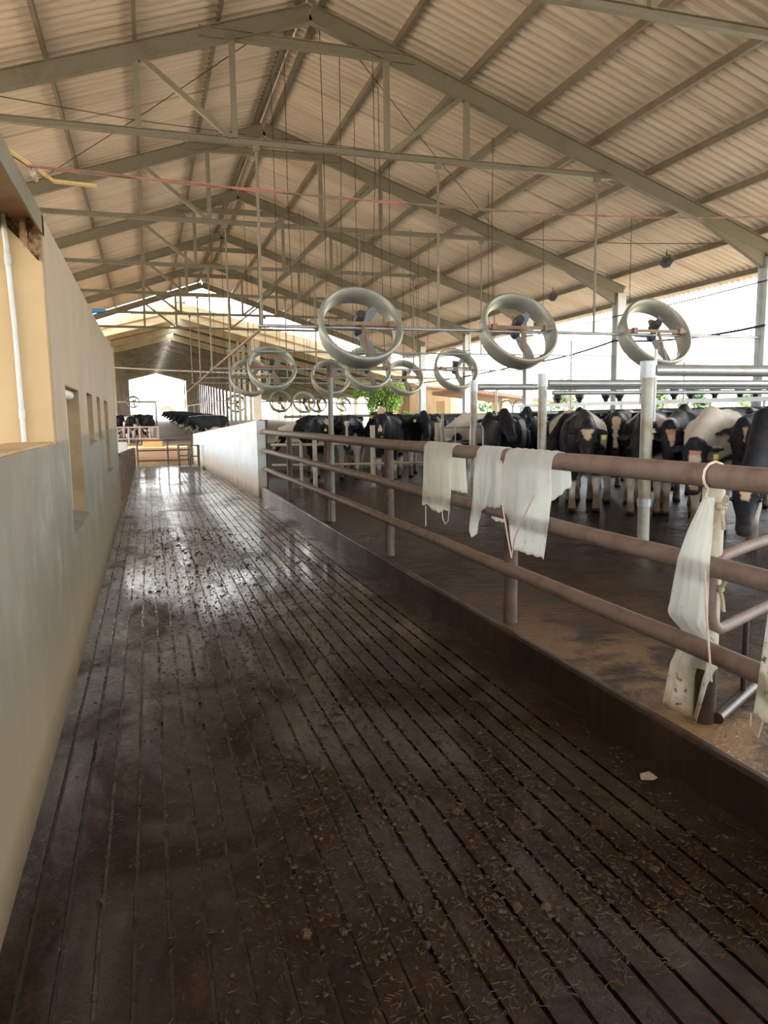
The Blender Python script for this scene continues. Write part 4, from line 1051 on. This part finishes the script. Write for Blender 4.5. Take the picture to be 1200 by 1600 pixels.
def paint(me, nd, hd, poll, seed, patch=-.1, blobs=(), face=(), legs=.0, white=False, belly=.7):
    n = len(me.vertices); V = np.empty(n * 3); me.vertices.foreach_get('co', V); V = V.reshape(-1, 3)
    nz = vnoise(V, seed, 4.2); fine = vnoise(V, seed + 5, 16); w = np.zeros(n)
    big = nz + .25 * fine
    w = np.maximum(w, np.clip((big - (.32 - patch)) / .05 + .5, 0, 1))
    bz_ = V[:, 2] + .10 * nz * 2 + .04 * fine
    w = np.maximum(w, np.clip((belly - bz_) / .05 + .5, 0, 1) * ((V[:, 2] > .56) & (V[:, 0] < .3)))          # pale belly and udder
    w = np.maximum(w, np.clip((.50 + legs + .28 * nz - V[:, 2]) / .05 + .5, 0, 1))                           # pale lower legs
    if white: w = 1 - np.clip((big - .25) / .05 + .5, 0, 1)
    P0 = np.array(poll); d = np.array(hd); hs_ = np.array(Vector((0, 0, 1)).cross(hd).normalized()); hu_ = np.cross(d, hs_)
    R = V - P0; T = R @ d; S = R @ hs_; Q = R @ hu_; head = (np.linalg.norm(R - d * .24, axis=1) < .36) & (T > -.06) & (np.abs(S) < .17)
    neck = (V[:, 0] > .5) & (V[:, 2] > .6) & ~head
    w[head] = 1.0 if white else 0.0
    for (cx, cy, cz, rx, ry, rz) in blobs:
        q = ((V[:, 0] - cx) / rx) ** 2 + ((V[:, 1] - cy) / ry) ** 2 + ((V[:, 2] - cz) / rz) ** 2 + .35 * fine
        w = np.maximum(w, np.clip((1 - q) / .2 + .5, 0, 1) * ~head)
    C = BLK[None] * (1 - w[:, None]) + WHT[None] * w[:, None]
    for kind, t0, t1, w0, w1, s0 in face:
        f = np.clip((T - t0) / (t1 - t0), 0, 1); hw = w0 + (w1 - w0) * f + .012 * fine
        m_ = head & (T > t0 + .02 * fine) & (T < t1 + .02 * fine) & (np.abs(S - s0) < hw) & (Q > -.03)
        c = {'white': WHT, 'cream': CRM, 'pink': PNK}[kind]
        C[m_] = c
    mz = head & (T > .49); C[mz] = C[mz] * .5 + np.array([.05, .04, .04]) * .5
    ud = (np.linalg.norm((V - np.array([-.42, 0, .58])) / np.array([.26, .2, .2]), axis=1) < 1); C[ud] = C[ud] * .4 + np.array([.55, .38, .30]) * .6
    dl = np.clip((.30 + .10 * nz - V[:, 2]) / .10, 0, 1)[:, None] * .85; C = C * (1 - dl) + DRT[None] * dl
    hf = V[:, 2] < .055; C[hf] = np.array([.035, .025, .02])
    a = me.attributes.new('coat', 'FLOAT_COLOR', 'POINT'); A4 = np.ones((n, 4)); A4[:, :3] = C; a.data.foreach_set('color', A4.ravel())
    me.materials.append(M['coat'])
GRP = 'black and white cows in the holding pen'
def cow(label, head, phi, nyaw=0, hyaw=0, hpitch=55, seed=0, tagside=0, group=GRP, floor=.21, **kw):
    """a cow whose forehead is at `head`, body heading phi degrees"""
    fz = head[2] - floor; nd, hd, poll = cow_pose(fz, nyaw, hyaw, hpitch); fpt = poll + hd * .16
    me = cow_mesh(nd, hd, poll, seed); paint(me, nd, hd, poll, seed, **kw)
    o = bpy.data.objects.new('cow', me); COL.objects.link(o); tag(o, label, 'cow', group)
    hs = Vector((0, 0, 1)).cross(hd).normalized(); hu = hd.cross(hs)
    for sg in (-1, 1): MB().ball(poll + hd * .20 + hs * sg * .122 + hu * .03, .02, 10, 8).build('eye', M['eye'], o, True)
    for sg in ((tagside,) if tagside else ()):
        p = poll + hd * .03 + hs * sg * .21 - Vector((0, 0, .06)) + hd * .03
        MB().box(p, (.012, .055, .06), Matrix.Rotation(math.radians(nyaw + hyaw), 3, 'Z')).build('ear_tag', M['tag'], o, bevel=.004)
    a = math.radians(phi); c, s = math.cos(a), math.sin(a)
    o.location = (head[0] - (fpt.x * c - fpt.y * s), head[1] - (fpt.x * s + fpt.y * c), floor); o.rotation_euler = (0, 0, a)
    return o
WB = ('white', .02, .50, .035, .02, 0)
FRONT = [
    dict(label='black cow with a wide cream forehead patch, head low, in the front of the herd', head=(5.49, 8.53, 1.25), phi=240, hpitch=62, seed=1, face=[('cream', .06, .20, .085, .03, 0)], tagside=1, blobs=[(.35, .2, 1.3, .3, .3, .2)]),
    dict(label='black cow with a long cream blaze down its face, second from the nearest galvanised post', head=(6.39, 9.2, 1.35), phi=233, hpitch=60, seed=2, face=[('cream', .02, .20, .07, .05, 0), ('white', .2, .46, .028, .035, 0)], legs=.2),
    dict(label='black cow with a pinkish face mark just right of the nearest galvanised post', head=(6.16, 7.75, 1.26), phi=213, nyaw=8, hyaw=16, hpitch=58, seed=3, face=[('pink', .08, .16, .06, .05, .01), ('cream', .15, .32, .045, .008, .02)], tagside=-1, legs=.1),
    dict(label='big cow with a white shaggy neck and black face with a cream muzzle blaze', head=(5.61, 6.64, 1.08), phi=216, hyaw=13, hpitch=60, seed=4, face=[('cream', .12, .53, .06, .045, 0), ('pink', .10, .15, .055, .055, 0)], tagside=1, blobs=[(.72, 0, 1.2, .55, .45, .36), (.2, 0, 1.4, .5, .4, .14)], legs=.25),
    dict(label='black cow with a slanting cream cheek mark, beside the white-necked cow', head=(6.11, 6.51, 1.29), phi=202, nyaw=6, hyaw=14, hpitch=50, seed=6, face=[('cream', .08, .24, .05, .02, .05)], legs=.1),
    dict(label='black cow with its head lowered behind the rounded pipe gate', head=(5.39, 5.66, 0.77), phi=200, hpitch=48, hyaw=26, seed=7, face=[('cream', .08, .24, .06, .025, 0)], tagside=1),
    dict(label='black cow with a white triangle on its shoulder, head down behind the second galvanised post', head=(5.83, 9.99, 1.07), phi=240, nyaw=-20, hpitch=60, seed=8, blobs=[(.52, -.12, 1.25, .20, .22, .26)], legs=.1),
    dict(label='large plain black cow, head raised, left of the second galvanised post', head=(5.4, 10.66, 1.47), phi=236, nyaw=10, hyaw=20, hpitch=40, seed=9, patch=-.3),
    dict(label='plain black cow looking out beside the stall hoop', head=(5.62, 11.8, 1.41), phi=232, hpitch=45, seed=10, patch=-.3),
    dict(label='black cow with a white shoulder behind the nearest galvanised post', head=(5.9, 7.99, 1.17), phi=228, hpitch=65, seed=11, blobs=[(.3, .1, 1.25, .3, .4, .3)], legs=.3),
    dict(label='tall black cow with a cream forehead, head raised above the others on the left', head=(4.56, 14.63, 1.56), phi=245, hpitch=55, seed=12, face=[('cream', -.06, .12, .11, .07, 0), ('white', .36, .5, .02, .04, 0)], tagside=-1, patch=-.3),
    dict(label='black-faced cow looking out next to the pale cow', head=(5.75, 15.25, 1.47), phi=262, hpitch=52, seed=13, patch=-.3, tagside=-1, legs=.1),
    dict(label='cow with a thin white blaze and white forelegs among the far cows', head=(4.04, 15.43, 1.27), phi=252, hpitch=68, seed=14, face=[('white', -.06, .06, .07, .03, 0), ('white', .05, .5, .025, .022, 0)], legs=.35, blobs=[(.62, 0, .75, .14, .3, .3)]),
    dict(label='black cow standing behind the green post, white blaze cow to its right', head=(3.31, 15.25, 1.3), phi=252, hpitch=60, seed=15, patch=-.3, tagside=1),
    dict(label='leftmost cow of the pen, white head, standing side-on at the white wall', head=(3.02, 18.0, 1.12), phi=186, hpitch=58, seed=16, face=[('white', -.06, .30, .10, .12, 0), ('white', .40, .55, .1, .1, 0)], belly=.86, tagside=-1),
    dict(label='black cow with a white band over its back, behind the raised cream forehead', head=(4.9, 16.6, 1.35), phi=200, hpitch=55, seed=17, blobs=[(.0, 0, 1.3, .12, .5, .3)]),
    dict(label='pale grey-white cow standing side-on behind the galvanised stall gate', head=(5.62, 14.1, 1.02), phi=194, hpitch=66, seed=18, white=True, tagside=0),
]
for kw in FRONT: cow(**kw)
BACK = [((6.74, 12.55, 1.5), 234, 'black cow behind the plain raised-head cow'),
        ((7.47, 9.89, 1.42), 225, 'black cow peering between the two blaze-faced cows'),
        ((7.39, 9.03, 1.45), 221, 'dark cow crowding in behind the pink-marked cow'),
        ((7.8, 8.2, 1.4), 216, 'dark cow crowding in right behind the white-necked cow'),
        ((7.47, 6.53, 1.36), 201, 'black cow cut by the right edge, behind the gate cow'),
        ((6.89, 10.94, 1.44), 232, 'black cow behind the cream forehead patch cow'),
        ((8.26, 7.43, 1.4), 206, 'black cow farthest right in the herd'),
        ((7.99, 11.29, 1.4), 225, 'cow in the second rank below the black milking cups'),
        ((7.6, 15.7, 1.42), 241, 'black cow behind the stall hoop'),
        ((8.6, 12.6, 1.4), 226, 'dark cow in the third rank, below the milking rail'),
        ((6.44, 17.61, 1.35), 213, 'black cow in the back rank beyond the pale cow'),
        ((7.83, 13.06, 1.4), 236, 'dark cow in the back rank under the thin upright pipe')]
for k, (h, ph, lab) in enumerate(BACK): cow(lab, h, ph, 0, (-12, 10, 0, 15)[k % 4], 52 + 6 * (k % 3), 30 + k, patch=(-.3, 0, -.12)[k % 3], face=[WB] if k % 4 == 1 else ())
# far barn cows: left pen and right feed line
far = []
for k, (x, y, ph) in enumerate(((-.85, 43.0, 82), (-.05, 43.2, 95), (-.9, 46.2, 85), (-.1, 46.6, 98), (-.8, 49.5, 90), (-1.45, 43.8, 88), (.0, 50, 93), (-1.5, 47.2, 90), (-.5, 53, 84))):
    if k < 2:
        o = cow(['white cow nearest in the left pen of the far barn', 'black cow nearest in the left pen of the far barn'][k], (x, y, 1.55), ph, 0, 0, 50, 60 + k, 0, 'cows in the left pen of the far barn', .38 + bz(y), white=(k == 0), patch=-.25, legs=-.1)
        o.location = (x, y, .36 + bz(y)); far.append(o)
    else:
        o = dup(far[1], (x, y, .36 + bz(y)), ['black cow behind the white cow in the left barn pen', 'black cow second in the left barn pen', 'black cow third deep in the left barn pen', 'black cow at the very left of the left barn pen', 'black cow third deep by the alley in the left barn pen', 'black cow second deep at the very left of the left barn pen', 'black cow deepest in the left barn pen'][k - 2], None, math.radians(ph)); far.append(o)
fl = None
for k in range(20):
    y = 42 + 2.6 * k + .01 * k * k; x = 3.3 - .006 * (y - 42) + (.25 if k % 3 else 0); z = .34 + bz(y)
    lab = 'cow at the right feed line of the far barn, %s from the near end' % ['1st', '2nd', '3rd', '4th', '5th', '6th', '7th', '8th', '9th', '10th', '11th', '12th', '13th', '14th', '15th', '16th', '17th', '18th', '19th', '20th'][k]
    src = [far[0], far[1]][0 if k in (1,) else 1]
    dup(src, (x, y, z), lab, 'cows along the feed line of the far barn', math.radians(178 + 9 * ((k * 7) % 5 - 2)))
